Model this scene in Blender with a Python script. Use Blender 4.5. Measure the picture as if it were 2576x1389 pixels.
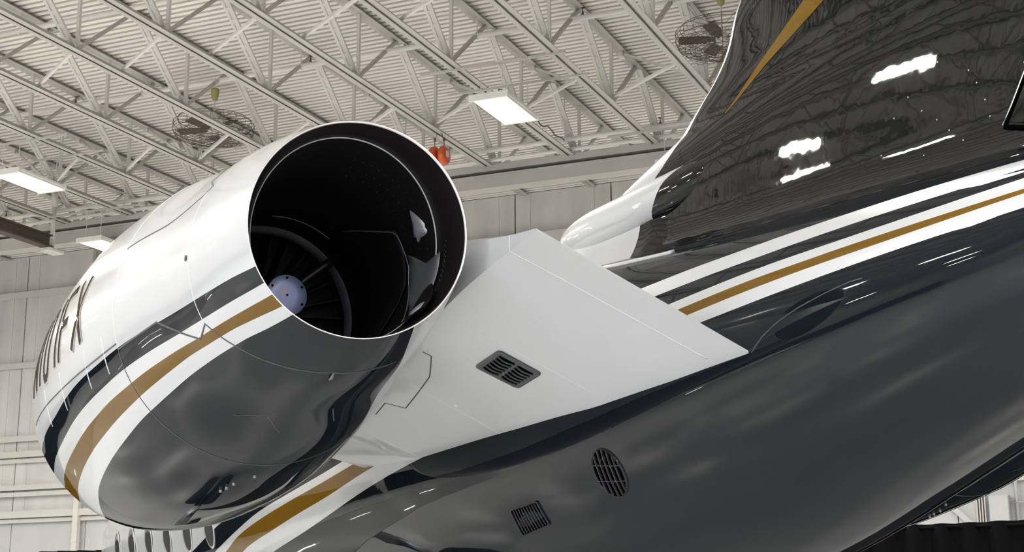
import bpy, bmesh, math, random
import numpy as np
from mathutils import Vector, Matrix

random.seed(7)
scene = bpy.context.scene
for o in list(bpy.data.objects):
    bpy.data.objects.remove(o, do_unlink=True)
COL = scene.collection

# ------------------------------------------------------------------ camera
FPX, PITCH, ROLL, HEAD = 3843.18, 0.231717, -0.0058287, 1.162741   # px focal length, radians
def _to_hangar(v):
    ax = (math.sin(HEAD), -math.cos(HEAD)); ay = (math.cos(HEAD), math.sin(HEAD))
    return Vector((v[0]*ax[0]+v[1]*ax[1], v[0]*ay[0]+v[1]*ay[1], v[2]))
_cp, _sp, _cr, _sr = math.cos(PITCH), math.sin(PITCH), math.cos(ROLL), math.sin(ROLL)
_R0, _F0, _U0 = Vector((1, 0, 0)), Vector((0, _cp, _sp)), Vector((0, -_sp, _cp))
CR, CU, CF = _to_hangar(_cr*_R0+_sr*_U0), _to_hangar(-_sr*_R0+_cr*_U0), _to_hangar(_F0)
cam_d = bpy.data.cameras.new('camera')
cam = bpy.data.objects.new('camera', cam_d)
COL.objects.link(cam)
cam_d.sensor_fit = 'HORIZONTAL'
cam_d.sensor_width = 36.0
cam_d.lens = FPX/2576*36.0
cam_d.clip_end = 400
cam.matrix_world = Matrix(((CR.x, CU.x, -CF.x, 0), (CR.y, CU.y, -CF.y, 0), (CR.z, CU.z, -CF.z, 1.65), (0, 0, 0, 1)))
scene.camera = cam

# ------------------------------------------------------------------ sky, exposure
world = bpy.data.worlds.new('sky')
scene.world = world
world.use_nodes = True
wnt = world.node_tree
wbg = wnt.nodes['Background']
wbg.inputs['Color'].default_value = (0.62, 0.74, 1.0, 1)
wbg.inputs['Strength'].default_value = 3.2
# daylight through the open hangar door behind the photographer (portal only guides the sky light)
door_l = bpy.data.lights.new('door_portal', 'AREA')
door_l.shape = 'RECTANGLE'; door_l.size = 44; door_l.size_y = 8.6
door_l.cycles.is_portal = True
door_o = bpy.data.objects.new('door_portal', door_l)
COL.objects.link(door_o)
door_o.location = (-2, -17.9, 4.4); door_o.rotation_euler = (math.radians(90), 0, math.pi)

scene.view_settings.view_transform = 'Standard'
scene.view_settings.look = 'None'
scene.view_settings.gamma = 1.0
scene.view_settings.use_curve_mapping = False
scene.view_settings.exposure = 0.1
scene.cycles.max_bounces = 5
scene.cycles.diffuse_bounces = 3
scene.cycles.glossy_bounces = 3
scene.cycles.transmission_bounces = 1
scene.cycles.sample_clamp_indirect = 5.0
scene.cycles.adaptive_threshold = 0.1
scene.cycles.adaptive_min_samples = 16
LAMP_WATTS = 378.0                      # each six-tube lamp

# ------------------------------------------------------------------ materials
def mat(name, col, rough=0.5, metal=0.0, coat=0.0, emit=None, estr=0.0, noise=None, bump=None, spec=0.5, peel=None):
    m = bpy.data.materials.new(name); m.use_nodes = True
    nt = m.node_tree; b = nt.nodes['Principled BSDF']
    b.inputs['Base Color'].default_value = (*col, 1)
    b.inputs['Roughness'].default_value = rough
    b.inputs['Metallic'].default_value = metal
    b.inputs['Coat Weight'].default_value = coat
    b.inputs['Coat Roughness'].default_value = 0.02
    b.inputs['Specular IOR Level'].default_value = spec
    if emit:
        b.inputs['Emission Color'].default_value = (*emit, 1)
        b.inputs['Emission Strength'].default_value = estr
    tc = None
    def coords():
        nonlocal tc
        if tc is None: tc = nt.nodes.new('ShaderNodeTexCoord')
        return tc.outputs['Object']
    if noise:                                   # (scale, amount, stretch xyz): stains and uneven paint
        sc, amt, st = noise
        mp = nt.nodes.new('ShaderNodeMapping'); mp.inputs['Scale'].default_value = st
        nt.links.new(coords(), mp.inputs['Vector'])
        n = nt.nodes.new('ShaderNodeTexNoise'); n.inputs['Scale'].default_value = sc; n.inputs['Detail'].default_value = 6
        nt.links.new(mp.outputs['Vector'], n.inputs['Vector'])
        r = nt.nodes.new('ShaderNodeMapRange'); r.inputs['From Min'].default_value = 0.3; r.inputs['From Max'].default_value = 0.7
        r.inputs['To Min'].default_value = 1-amt; r.inputs['To Max'].default_value = 1+amt*0.4
        nt.links.new(n.outputs['Fac'], r.inputs['Value'])
        mx = nt.nodes.new('ShaderNodeMix'); mx.data_type = 'RGBA'; mx.blend_type = 'MULTIPLY'; mx.inputs['Factor'].default_value = 1
        mx.inputs[6].default_value = (*col, 1)
        nt.links.new(r.outputs['Result'], mx.inputs[7])
        nt.links.new(mx.outputs[2], b.inputs['Base Color'])
    if bump:                                    # (scale, strength, distance)
        n = nt.nodes.new('ShaderNodeTexNoise'); n.inputs['Scale'].default_value = bump[0]; n.inputs['Detail'].default_value = 4
        nt.links.new(coords(), n.inputs['Vector'])
        bp = nt.nodes.new('ShaderNodeBump'); bp.inputs['Strength'].default_value = bump[1]; bp.inputs['Distance'].default_value = bump[2]
        nt.links.new(n.outputs['Fac'], bp.inputs['Height'])
        nt.links.new(bp.outputs['Normal'], b.inputs['Normal'])
        nt.links.new(bp.outputs['Normal'], b.inputs['Coat Normal'])
    if peel:                                    # waviness of the polished lacquer, two sizes
        add = None
        for sc, d in peel:
            n = nt.nodes.new('ShaderNodeTexNoise'); n.inputs['Scale'].default_value = sc; n.inputs['Detail'].default_value = 1
            nt.links.new(coords(), n.inputs['Vector'])
            ml = nt.nodes.new('ShaderNodeMath'); ml.operation = 'MULTIPLY'; ml.inputs[1].default_value = d
            nt.links.new(n.outputs['Fac'], ml.inputs[0])
            if add is None: add = ml.outputs[0]
            else:
                a2 = nt.nodes.new('ShaderNodeMath'); a2.operation = 'ADD'
                nt.links.new(add, a2.inputs[0]); nt.links.new(ml.outputs[0], a2.inputs[1]); add = a2.outputs[0]
        bp = nt.nodes.new('ShaderNodeBump'); bp.inputs['Strength'].default_value = 1.0; bp.inputs['Distance'].default_value = 1.0
        nt.links.new(add, bp.inputs['Height'])
        nt.links.new(bp.outputs['Normal'], b.inputs['Normal'])
        nt.links.new(bp.outputs['Normal'], b.inputs['Coat Normal'])
    return m

PEEL = ((2.2, 0.0016), (14.0, 0.00008))
FPEEL = ((3.0, 0.0011), (14.0, 0.0002))
M = {}
M['white'] = mat('white_paint', (0.465, 0.475, 0.48), 0.28, coat=0.7, peel=((2.0, 0.0008),))
M['dark'] = mat('charcoal_paint', (0.0062, 0.0088, 0.0118), 0.9, coat=0.58, spec=0.0, peel=PEEL)
M['findark'] = mat('fin_charcoal_paint', (0.007, 0.0075, 0.0078), 0.9, coat=0.8, spec=0.0, peel=FPEEL)
M['gold'] = mat('gold_paint', (0.130, 0.069, 0.007), 0.9, coat=0.5, spec=0.0, peel=PEEL)
M['goldfin'] = mat('gold_paint_fin', (0.150, 0.088, 0.013), 0.9, coat=0.5, spec=0.0, peel=FPEEL)
M['chrome'] = mat('polished_metal', (0.75, 0.75, 0.76), 0.12, metal=1.0)
M['lip'] = mat('nozzle_lip_metal', (0.80, 0.74, 0.72), 0.3, metal=0.6)
M['seam'] = mat('seam_sealant', (0.05, 0.05, 0.055), 0.5)
M['seamlight'] = mat('seam_white', (0.62, 0.62, 0.62), 0.35, coat=0.5)
M['ductdark'] = mat('dark_duct', (0.010, 0.008, 0.008), 0.38, metal=0.3, noise=(3.0, 0.4, (1, 1, 1)))  # brown-black, mottled at random
M['ductblack'] = mat('black_duct', (0.0032, 0.0028, 0.0026), 0.6, spec=0.25)
M['ductgrey'] = mat('bare_duct_metal', (0.17, 0.17, 0.175), 0.45, metal=0.5, noise=(6, 0.25, (1, 1, 1)))
M['ductlight'] = mat('bare_bracket_metal', (0.34, 0.34, 0.345), 0.35, metal=0.4, noise=(12, 0.2, (1, 1, 1)))
M['rivet'] = mat('rivet_metal', (0.10, 0.085, 0.07), 0.45, metal=0.6)
M['grill'] = mat('vent_grey', (0.035, 0.04, 0.04), 0.5, coat=0.2)
M['hole'] = mat('vent_black', (0.0015, 0.0015, 0.0015), 0.9, spec=0.0)  # flat black stands in for the shade inside the vents
M['slat'] = mat('vent_slat', (0.035, 0.035, 0.038), 0.35, coat=0.2)
M['taupe'] = mat('letter_taupe', (0.042, 0.035, 0.028), 0.8, coat=0.35, spec=0.0)
M['cream'] = mat('letter_cream', (0.40, 0.36, 0.31), 0.8, coat=0.35, spec=0.0)
M['glass'] = mat('cabin_glass', (0.09, 0.085, 0.08), 0.05, coat=1.0)
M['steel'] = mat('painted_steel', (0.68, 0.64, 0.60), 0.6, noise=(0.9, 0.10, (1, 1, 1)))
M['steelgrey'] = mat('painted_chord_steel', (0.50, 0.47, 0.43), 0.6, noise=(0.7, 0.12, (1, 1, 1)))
M['deck'] = mat('painted_roof_deck', (0.92, 0.865, 0.81), 0.6, noise=(0.35, 0.14, (0.5, 1, 1)))
M['pipe'] = mat('painted_pipe', (0.70, 0.66, 0.61), 0.5)
M['wallp'] = mat('wall_panel_paint', (0.67, 0.655, 0.63), 0.65, noise=(1.6, 0.16, (1, 1, 0.25)))
M['wallw'] = mat('wall_low_paint', (0.56, 0.56, 0.555), 0.6, noise=(1.2, 0.06, (1, 1, 0.3)))
M['joint'] = mat('wall_joint', (0.16, 0.15, 0.14), 0.8)
M['girt'] = mat('girt_paint', (0.62, 0.60, 0.56), 0.55)
M['floor'] = mat('floor_epoxy', (0.87, 0.88, 0.88), 0.2, noise=(0.25, 0.12, (1, 1, 1)))
M['apron'] = mat('apron_concrete', (0.45, 0.44, 0.42), 0.8, noise=(0.2, 0.12, (1, 1, 1)))
M['drape'] = mat('black_drape', (0.004, 0.004, 0.005), 0.9, spec=0.1)
M['tube'] = mat('lamp_tube', (0.9, 0.9, 0.85), 0.4, emit=(1.0, 0.97, 0.62), estr=1.5)
M['lampbox'] = mat('lamp_reflector', (0.82, 0.81, 0.74), 0.35)
M['rust'] = mat('brown_crane_rail', (0.10, 0.075, 0.055), 0.6, noise=(2, 0.3, (1, 1, 1)))
M['slotshade'] = mat('recess_shade', (0.02, 0.017, 0.012), 0.8)
M['orange'] = mat('orange_plastic', (0.62, 0.085, 0.012), 0.35, coat=0.3)
M['label'] = mat('label_paper', (0.62, 0.58, 0.50), 0.6)
M['wire'] = mat('dark_wire', (0.12, 0.10, 0.085), 0.5, metal=0.4)
M['blade'] = mat('brown_fan_blade', (0.07, 0.045, 0.032), 0.5)
M['yellow'] = mat('yellow_mount', (0.42, 0.38, 0.13), 0.5)
M['darkfloor'] = mat('added_dark_floor', (0.02, 0.02, 0.022), 0.9, spec=0.1)
M['rubber'] = mat('tyre_rubber', (0.015, 0.015, 0.015), 0.8)

def titanium():
    m = bpy.data.materials.new('heat_tinted_titanium'); m.use_nodes = True
    nt = m.node_tree; b = nt.nodes['Principled BSDF']
    b.inputs['Metallic'].default_value = 0.55; b.inputs['Roughness'].default_value = 0.42
    tc = nt.nodes.new('ShaderNodeTexCoord')
    n = nt.nodes.new('ShaderNodeTexNoise'); n.inputs['Scale'].default_value = 9; n.inputs['Detail'].default_value = 5
    nt.links.new(tc.outputs['Object'], n.inputs['Vector'])
    r = nt.nodes.new('ShaderNodeValToRGB')
    e = r.color_ramp.elements
    e[0].position = 0.32; e[0].color = (0.30, 0.36, 0.56, 1)
    e[1].position = 0.72; e[1].color = (0.46, 0.33, 0.28, 1)
    k = e.new(0.48); k.color = (0.34, 0.36, 0.58, 1)
    k = e.new(0.6); k.color = (0.42, 0.38, 0.44, 1)
    nt.links.new(n.outputs['Fac'], r.inputs['Fac'])
    nt.links.new(r.outputs['Color'], b.inputs['Base Color'])
    return m
M['titan'] = titanium()
M['tube'].cycles.emission_sampling = 'NONE'        # the lamp's area light carries its light; the tubes only glow

# ------------------------------------------------------------------ mesh helpers
def link_obj(name, me, parent=None):
    o = bpy.data.objects.new(name, me)
    COL.objects.link(o)
    if parent is not None: o.parent = parent
    return o

def mesh(name, verts, faces, mats, fm=None, smooth=False):
    me = bpy.data.meshes.new(name)
    me.from_pydata([tuple(map(float, v)) for v in verts], [], faces)
    if not isinstance(mats, (list, tuple)): mats = [mats]
    for m in mats: me.materials.append(M[m] if isinstance(m, str) else m)
    if fm is not None: me.polygons.foreach_set('material_index', fm)
    if smooth: me.polygons.foreach_set('use_smooth', [True]*len(me.polygons))
    me.update()
    return me

class MB:
    """collects shapes into one mesh"""
    def __init__(self): self.v = []; self.f = []; self.m = []
    def add(self, verts, faces, mi=0):
        n = len(self.v); self.v += [tuple(x) for x in verts]
        self.f += [[i+n for i in f] for f in faces]; self.m += [mi]*len(faces)
    def box(self, x0, x1, y0, y1, z0, z1, mi=0):
        self.add([(x0,y0,z0),(x1,y0,z0),(x1,y1,z0),(x0,y1,z0),(x0,y0,z1),(x1,y0,z1),(x1,y1,z1),(x0,y1,z1)],
                 [(0,3,2,1),(4,5,6,7),(0,1,5,4),(1,2,6,5),(2,3,7,6),(3,0,4,7)], mi)
    def bar(self, a, b, w, h, up=(0, 0, 1), mi=0, off=(0, 0)):
        """rectangular bar from a to b, w across, h along up"""
        a = Vector(a); b = Vector(b); d = (b-a).normalized(); u = Vector(up)
        s = d.cross(u).normalized(); u = s.cross(d).normalized()
        a = a+s*off[0]+u*off[1]; b = b+s*off[0]+u*off[1]
        vs = []
        for p in (a, b):
            for i, j in ((-1,-1),(1,-1),(1,1),(-1,1)): vs.append(p+s*(i*w/2)+u*(j*h/2))
        self.add(vs, [(0,3,2,1),(4,5,6,7),(0,1,5,4),(1,2,6,5),(2,3,7,6),(3,0,4,7)], mi)
    def tube(self, pts, r, n=8, mi=0, caps=True):
        pts = [Vector(p) for p in pts]; rings = []
        ref = Vector((0, 0, 1))
        for i, p in enumerate(pts):
            d = (pts[min(i+1, len(pts)-1)]-pts[max(i-1, 0)]).normalized()
            rr = ref if abs(d.dot(ref)) < 0.95 else Vector((1, 0, 0))
            s = d.cross(rr).normalized(); u = s.cross(d)
            rad = r[i] if isinstance(r, (list, tuple)) else r
            rings.append([p+s*(rad*math.cos(2*math.pi*k/n))+u*(rad*math.sin(2*math.pi*k/n)) for k in range(n)])
        n0 = len(rings); vs = [v for ring in rings for v in ring]; fs = []
        for i in range(n0-1):
            for k in range(n): fs.append((i*n+k, i*n+(k+1) % n, (i+1)*n+(k+1) % n, (i+1)*n+k))
        if caps: fs += [tuple(range(n-1, -1, -1)), tuple((n0-1)*n+k for k in range(n))]
        self.add(vs, fs, mi)
    def obj(self, name, mats, parent=None, smooth=False):
        return link_obj(name, mesh(name, self.v, self.f, mats, self.m, smooth), parent)
    def me(self, name, mats, smooth=False): return mesh(name, self.v, self.f, mats, self.m, smooth)

def tag(o, label, cat, group=None):
    o['label'] = label; o['category'] = cat
    if group: o['group'] = group
    return o
def struct(o, label=None):
    o['kind'] = 'structure'
    if label: o['label'] = label
    return o
def empty(name, loc, rz=0):
    o = bpy.data.objects.new(name, None); COL.objects.link(o)
    o.location = loc; o.rotation_euler = (0, 0, rz); o.empty_display_size = 0.3
    return o

def pchip(xs, ys, x):
    xs = np.asarray(xs, float); ys = np.asarray(ys, float); x = np.asarray(x, float)
    h = np.diff(xs); d = np.diff(ys)/h; m = np.zeros_like(ys); m[0] = d[0]; m[-1] = d[-1]
    for i in range(1, len(ys)-1):
        if d[i-1]*d[i] > 0:
            w1 = 2*h[i]+h[i-1]; w2 = h[i]+2*h[i-1]; m[i] = (w1+w2)/(w1/d[i-1]+w2/d[i])
    x = np.clip(x, xs[0], xs[-1]); k = np.clip(np.searchsorted(xs, x)-1, 0, len(xs)-2); t = (x-xs[k])/h[k]
    return (2*t**3-3*t**2+1)*ys[k]+(t**3-2*t**2+t)*h[k]*m[k]+(-2*t**3+3*t**2)*ys[k+1]+(t**3-t**2)*h[k]*m[k+1]
def spline(xs, ys, x):
    xs = np.asarray(xs, float); ys = np.asarray(ys, float); x = np.atleast_1d(np.asarray(x, float))
    n = len(xs); A_ = np.zeros((n, n)); b = np.zeros(n); hh = np.diff(xs); A_[0, 0] = A_[-1, -1] = 1
    for i in range(1, n-1):
        A_[i, i-1] = hh[i-1]; A_[i, i] = 2*(hh[i-1]+hh[i]); A_[i, i+1] = hh[i]
        b[i] = 6*((ys[i+1]-ys[i])/hh[i]-(ys[i]-ys[i-1])/hh[i-1])
    Mm = np.linalg.solve(A_, b); k = np.clip(np.searchsorted(xs, x)-1, 0, n-2); h = hh[k]; t0 = xs[k+1]-x; t1 = x-xs[k]
    return Mm[k]*t0**3/(6*h)+Mm[k+1]*t1**3/(6*h)+(ys[k]/h-Mm[k]*h/6)*t0+(ys[k+1]/h-Mm[k+1]*h/6)*t1

# ------------------------------------------------------------------ hangar shell
X0, X1, Y0, Y1, ZD = -46.0, 22.0, -18.0, 34.0, 12.5      # inside of the hangar, roof deck height
YE = Y1
YB = 28.0                                                # girder across the truss ends, in front of the back wall
ZB, ZT = 11.16, 12.44                                    # truss bottom chord / underside of top chord

b = MB(); b.box(X0, X1, Y0, Y1, -0.3, 0.0)
struct(b.obj('floor', 'floor'), 'light grey sealed hangar floor')
b = MB(); b.box(-120, 120, -140, Y0, -0.34, -0.03)
struct(b.obj('apron', 'apron'), 'concrete apron outside the hangar door')

# roof deck: corrugated sheet, ribs parallel to the back wall
P = 0.172
ys = []; y = Y1+0.02; k = 0
prof = ((0.0, 0.0), (0.098, 0.0), (0.078, 0.075), (0.192, 0.075))      # dovetail deck: rib bottom, undercut flank, groove top
vs = []; fs = []
ny = int((YE-Y0)/P)+1
for i in range(ny):
    for dy, dz in prof:
        yy = YE-i*P-dy
        vs += [(X0, yy, ZD+dz), (X1, yy, ZD+dz)]
n = len(vs)//2
fs = [(2*i, 2*i+2, 2*i+3, 2*i+1) for i in range(n-1)]
b = MB(); b.add(vs, fs); b.box(X0, X1, Y0, YE, ZD+0.12, ZD+0.2)
struct(b.obj('ceiling', 'deck'), 'corrugated painted metal roof deck')

# back wall: tall vertical panels with recessed joints
PW = 2.562
wall = MB(); wall.box(X0, X1, Y1+0.06, Y1+0.3, 0, ZD+0.1)
wall = struct(wall.obj('wall_back', 'joint'), 'pale grey panelled back wall')
pm = MB(); pm.box(-PW/2+0.018, PW/2-0.018, -0.06, 0.062, 5.05, 12.48)
pm.box(-PW/2+0.36, -PW/2+0.42, -0.072, 0, 5.05, 12.48); pm.box(PW/2-0.5, PW/2-0.44, -0.072, 0, 5.05, 12.48)
pm_me = pm.me('wall_panel', 'wallp')
pl = MB(); pl.box(-PW/2+0.012, PW/2-0.012, -0.05, 0.062, 0, 5.03)
pl_me = pl.me('wall_base_panel', 'wallw')
xk = -14.605+PW/2
i0 = int((X0-xk)//PW)+1; i1 = int((X1-xk)//PW)
for i in range(i0, i1+1):
    o = link_obj('wall_panel', pm_me, wall); o.location = (xk+i*PW, Y1+0.06, 0)
    o = link_obj('wall_base_panel', pl_me, wall); o.location = (xk+i*PW, Y1+0.06, 0)
def girt(idx, z, h, d, m='girt', x0=X0, x1=X1):
    b = MB(); b.box(x0, x1, Y1-d, Y1+0.01, z-h/2, z+h/2)
    b.box(x0, x1, Y1-d, Y1-d+0.012, z-h/2-0.05, z-h/2)
    struct(b.obj('trim_%d' % idx, m), 'horizontal painted wall girt')
for i, (z, h, d) in enumerate(((11.33, 0.15, 0.16), (9.27, 0.12, 0.14), (7.17, 0.11, 0.14), (6.72, 0.12, 0.18), (6.54, 0.07, 0.12),
                               (5.79, 0.09, 0.16), (5.6, 0.07, 0.18), (5.04, 0.14, 0.20), (4.87, 0.06, 0.12))):
    girt(i+1, z, h, d)
# girder across the truss ends: lower beam, dark strip painting the shade of the slot, upper beam
b = MB(); b.box(X0, X1, YB-0.30, YB+0.02, 10.70, 10.98); b.box(X0, X1, YB-0.34, YB-0.30, 10.94, 10.98)
struct(b.obj('trim_20', 'steelgrey'), 'deep painted girder across the hangar in front of the back wall')
b = MB(); b.box(X0, X1, YB-0.04, YB+0.02, 10.98, 11.06)
struct(b.obj('trim_21', 'slotshade'), 'strip coloured as the shade in the girder slot')
b = MB(); b.box(X0, X1, YB-0.30, YB+0.02, 11.06, 11.2)
struct(b.obj('trim_22', 'steelgrey'), 'upper girder beam carrying the roof trusses')
# side walls and the wall around the open door
b = MB(); b.box(X0-0.3, X0, Y0, YE+0.3, 0, ZD+0.2); struct(b.obj('wall_left', 'wallp'), 'plain painted left hangar wall')
b = MB(); b.box(X1, X1+0.3, Y0, YE+0.3, 0, ZD+0.2); struct(b.obj('wall_right', 'wallp'), 'plain painted right hangar wall')
b = MB(); b.box(X0-.3, -24.5, Y0-0.3, Y0, 0, ZD+0.2); b.box(20.5, X1+.3, Y0-0.3, Y0, 0, ZD+0.2); b.box(-24.5, 20.5, Y0-0.3, Y0, 8.8, ZD+0.2)
struct(b.obj('wall_front', 'wallp'), 'front hangar wall around the open door')

# ------------------------------------------------------------------ roof trusses
TX0, TSP = -7.07, 1.815                     # first truss right of centre in view, spacing
PER = 3.07
BN = [28.25-PER*k for k in range(15)]       # bottom-chord nodes
TN = [26.78-PER*k for k in range(15)]       # top-chord nodes
def angle_pair(z0, leg, gap, y0, y1, flip):
    b = MB()
    for s in (-1, 1):
        x = s*gap/2
        b.box(min(x, x+s*leg), max(x, x+s*leg), y0, y1, z0 if not flip else z0+leg-0.012, z0+0.012 if not flip else z0+leg)
        b.box(min(x, x+s*0.012), max(x, x+s*0.012), y0, y1, z0, z0+leg)
    for k in range(24):
        yy = y1-0.9-k*1.9
        if yy > y0: b.box(-gap/2, gap/2, yy-0.05, yy+0.05, z0+0.03, z0+leg)
    return b
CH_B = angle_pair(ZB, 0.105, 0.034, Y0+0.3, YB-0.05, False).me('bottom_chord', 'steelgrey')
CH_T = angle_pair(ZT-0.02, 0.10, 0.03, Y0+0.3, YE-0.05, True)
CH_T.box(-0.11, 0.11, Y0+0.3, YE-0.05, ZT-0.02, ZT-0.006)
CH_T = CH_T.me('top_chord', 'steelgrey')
def near_diag(b, yt, yb):                   # laced pair of angles
    a = Vector((0, yt, ZT-0.02)); c = Vector((0, yb, ZB+0.07))
    b.bar(a, c, 0.035, 0.055, (1, 0, 0), off=(0, -0.052)); b.bar(a, c, 0.035, 0.055, (1, 0, 0), off=(0, 0.052))
    b.bar(a, c, 0.008, 0.055, (1, 0, 0))
    for k in range(7):
        p = a.lerp(c, (k+0.6)/7.4); q = a.lerp(c, (k+0.9)/7.4)
        b.bar(p, q, 0.03, 0.06, (1, 0, 0))
def far_diag(b, yb, yt): b.bar((0, yb, ZB+0.07), (0, yt, ZT-0.02), 0.05, 0.075, (1, 0, 0))
def post(b, y): b.bar((0, y+0.07, ZB+0.09), (0, y+0.07, ZT-0.02), 0.055, 0.055, (0, 1, 0))
def shape(fn, *a):
    b = MB(); fn(b, *a); return b
NV = 4
D_N = [shape(near_diag, TN[k]+0.02, BN[k]-0.06).me('diagonal_strut', 'steel') for k in range(NV)]
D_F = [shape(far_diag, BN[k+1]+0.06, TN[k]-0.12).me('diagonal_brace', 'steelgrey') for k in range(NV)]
D_P = [shape(post, BN[k]).me('vertical_strut', 'steel') for k in range(NV)]
rest = MB()
for k in range(NV, 14):
    near_diag(rest, TN[k]+0.02, BN[k]-0.06); post(rest, BN[k]); far_diag(rest, BN[k+1]+0.06, TN[k]-0.12)
far_diag(rest, BN[0]+0.06, BN[0]+1.5)
REST = rest.me('web_member_run', 'steel')
def bridging(kind):
    b = MB()
    if kind == 0: b.bar((0, 19.05, ZB+0.05), (-TSP, 20.3, ZB+0.12), 0.05, 0.05)
    if kind == 1: b.bar((0, 23.7, ZB+0.05), (-TSP, 25.15, ZB+0.12), 0.05, 0.05)
    if kind == 2:
        b.bar((0, 24.72, ZB+0.11), (-TSP, 25.85, ZT-0.03), 0.045, 0.045)
        b.box(-TSP-0.06, -TSP+0.06, 25.75, 25.95, ZT-0.12, ZT-0.02)
    return b.me('bridging_bar', 'pipe')
BR = [bridging(k) for k in range(3)]
whole = MB()
for me_ in (CH_B, CH_T, REST, *D_N, *D_F, *D_P):
    whole.add([v.co for v in me_.vertices], [list(p.vertices) for p in me_.polygons])
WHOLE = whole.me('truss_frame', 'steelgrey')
ORD = ['first', 'second', 'third', 'fourth', 'fifth', 'sixth', 'seventh', 'eighth', 'ninth', 'tenth', 'eleventh', 'twelfth', 'thirteenth', 'fourteenth']
vis = [TX0+TSP*(1-k) for k in range(14)]
for k, x in enumerate(vis):
    t = empty('roof_truss', (x, 0, 0))
    side = 'passing behind the dark tail fin' if k == 0 else ('%s roof truss counted leftward from the tail fin' % ORD[k])
    tag(t, ('painted steel roof truss ' + side) if k == 0 else 'painted steel ' + side, 'roof truss', 'parallel steel roof trusses')
    link_obj('bottom_chord', CH_B, t); link_obj('top_chord', CH_T, t)
    for j in range(NV):
        link_obj('diagonal_strut', D_N[j], t); link_obj('diagonal_brace', D_F[j], t); link_obj('vertical_strut', D_P[j], t)
    link_obj('web_member_run', REST, t)['kind'] = 'stuff'
    for j in range(3): link_obj('bridging_bar', BR[j], t)
others = [TX0+TSP*(2+k) for k in range(14)]+[TX0-TSP*(13+k) for k in range(8)]
for x in others:
    if not (X0+0.5 < x < X1-0.5): continue
    o = link_obj('roof_truss', WHOLE); o.location = (x, 0, 0)
    tag(o, 'painted steel roof truss outside the pictured part of the roof', 'roof truss', 'steel roof trusses beyond the picture')

# sprinkler pipes run parallel to the deck ribs, hung on rods
def sprinkler(y, z, r, label, sub=True):
    t = empty('sprinkler_pipe', (0, y, z)); tag(t, label, 'pipe', 'sprinkler pipes under the roof')
    b = MB(); b.tube([(X0+1, 0, 0), (X1-1, 0, 0)], r, 10)
    b.obj('pipe_run', 'pipe', t, True)
    if sub:
        h = MB(); h.tube([(0, 0, 0), (0, 0, ZD-z)], 0.010, 6); h.tube([(-0.02, 0, -r), (0.02, 0, -r)], 0.02, 6)
        hm = h.me('hanger_rod', 'pipe')
        for i in range(9):
            o = link_obj('hanger_rod', hm, t); o.location = (-25.6+i*2*TSP+0.4, 0, 0)
        s = MB(); s.tube([(0, 0, 0), (0, 0, 0.05), (0, 0, 0.12)], [0.03, 0.014, 0.006], 8)
        s.tube([(0, 0, 0.12), (0, 0, 0.13)], 0.035, 8)
        sm = s.me('sprinkler_head', 'wire')
        for i in range(7):
            o = link_obj('sprinkler_head', sm, t); o.location = (-25.0+i*3*TSP, 0, r)
    return t
sprinkler(23.2, 12.08, 0.05, 'pale sprinkler pipe crossing the trusses above the lamps')
sprinkler(19.68, 12.08, 0.05, 'pale sprinkler pipe crossing the top of the picture')
sprinkler(27.45, 11.42, 0.05, 'upper of two pale pipes along the eave beam', True)
sprinkler(27.62, 11.26, 0.045, 'lower of two pale pipes along the eave beam', False)
sprinkler(16.2, 12.08, 0.05, 'pale sprinkler pipe outside the pictured part of the roof', False)

# fluorescent high-bay lamps
def lamp_meshes():
    b = MB(); b.box(-0.34, 0.34, -0.68, 0.68, 0.03, 0.075); b.box(-0.36, 0.36, -0.70, -0.66, -0.03, 0.08); b.box(-0.36, 0.36, 0.66, 0.70, -0.03, 0.08)
    for s in range(7):
        x = -0.31+s*0.62/6
        b.add([(x-0.008, -0.66, 0.03), (x+0.008, -0.66, 0.03), (x, -0.66, -0.012), (x-0.008, 0.66, 0.03), (x+0.008, 0.66, 0.03), (x, 0.66, -0.012)],
              [(0, 2, 1), (3, 4, 5), (0, 3, 5, 2), (1, 2, 5, 4)])
    h = b.me('housing', 'lampbox')
    t = MB(); t.tube([(0, -0.655, 0), (0, 0.655, 0)], 0.030, 10)
    tm = t.me('lamp_tube', 'tube', True)
    r = MB(); r.tube([(0, 0, 0.07), (0, 0, ZB-10.5+0.02)], 0.008, 6)
    c = MB(); c.box(-1.35, 1.35, -0.02, 0.02, -0.035, 0.002)
    return h, tm, r.me('hanger_rod', 'pipe'), c.me('support_channel', 'steelgrey')
LH, LT, LR, LC_ = lamp_meshes()
LAMP_L = bpy.data.lights.new('lamp_light', 'AREA')
LAMP_L.shape = 'RECTANGLE'; LAMP_L.size = 0.62; LAMP_L.size_y = 1.22; LAMP_L.energy = LAMP_WATTS; LAMP_L.color = (1.0, 0.965, 0.89)
LAMP_W = LAMP_L.copy(); LAMP_W.energy = LAMP_WATTS*0.8        # lamps by the wall, turned down so the wall is less bright
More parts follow.
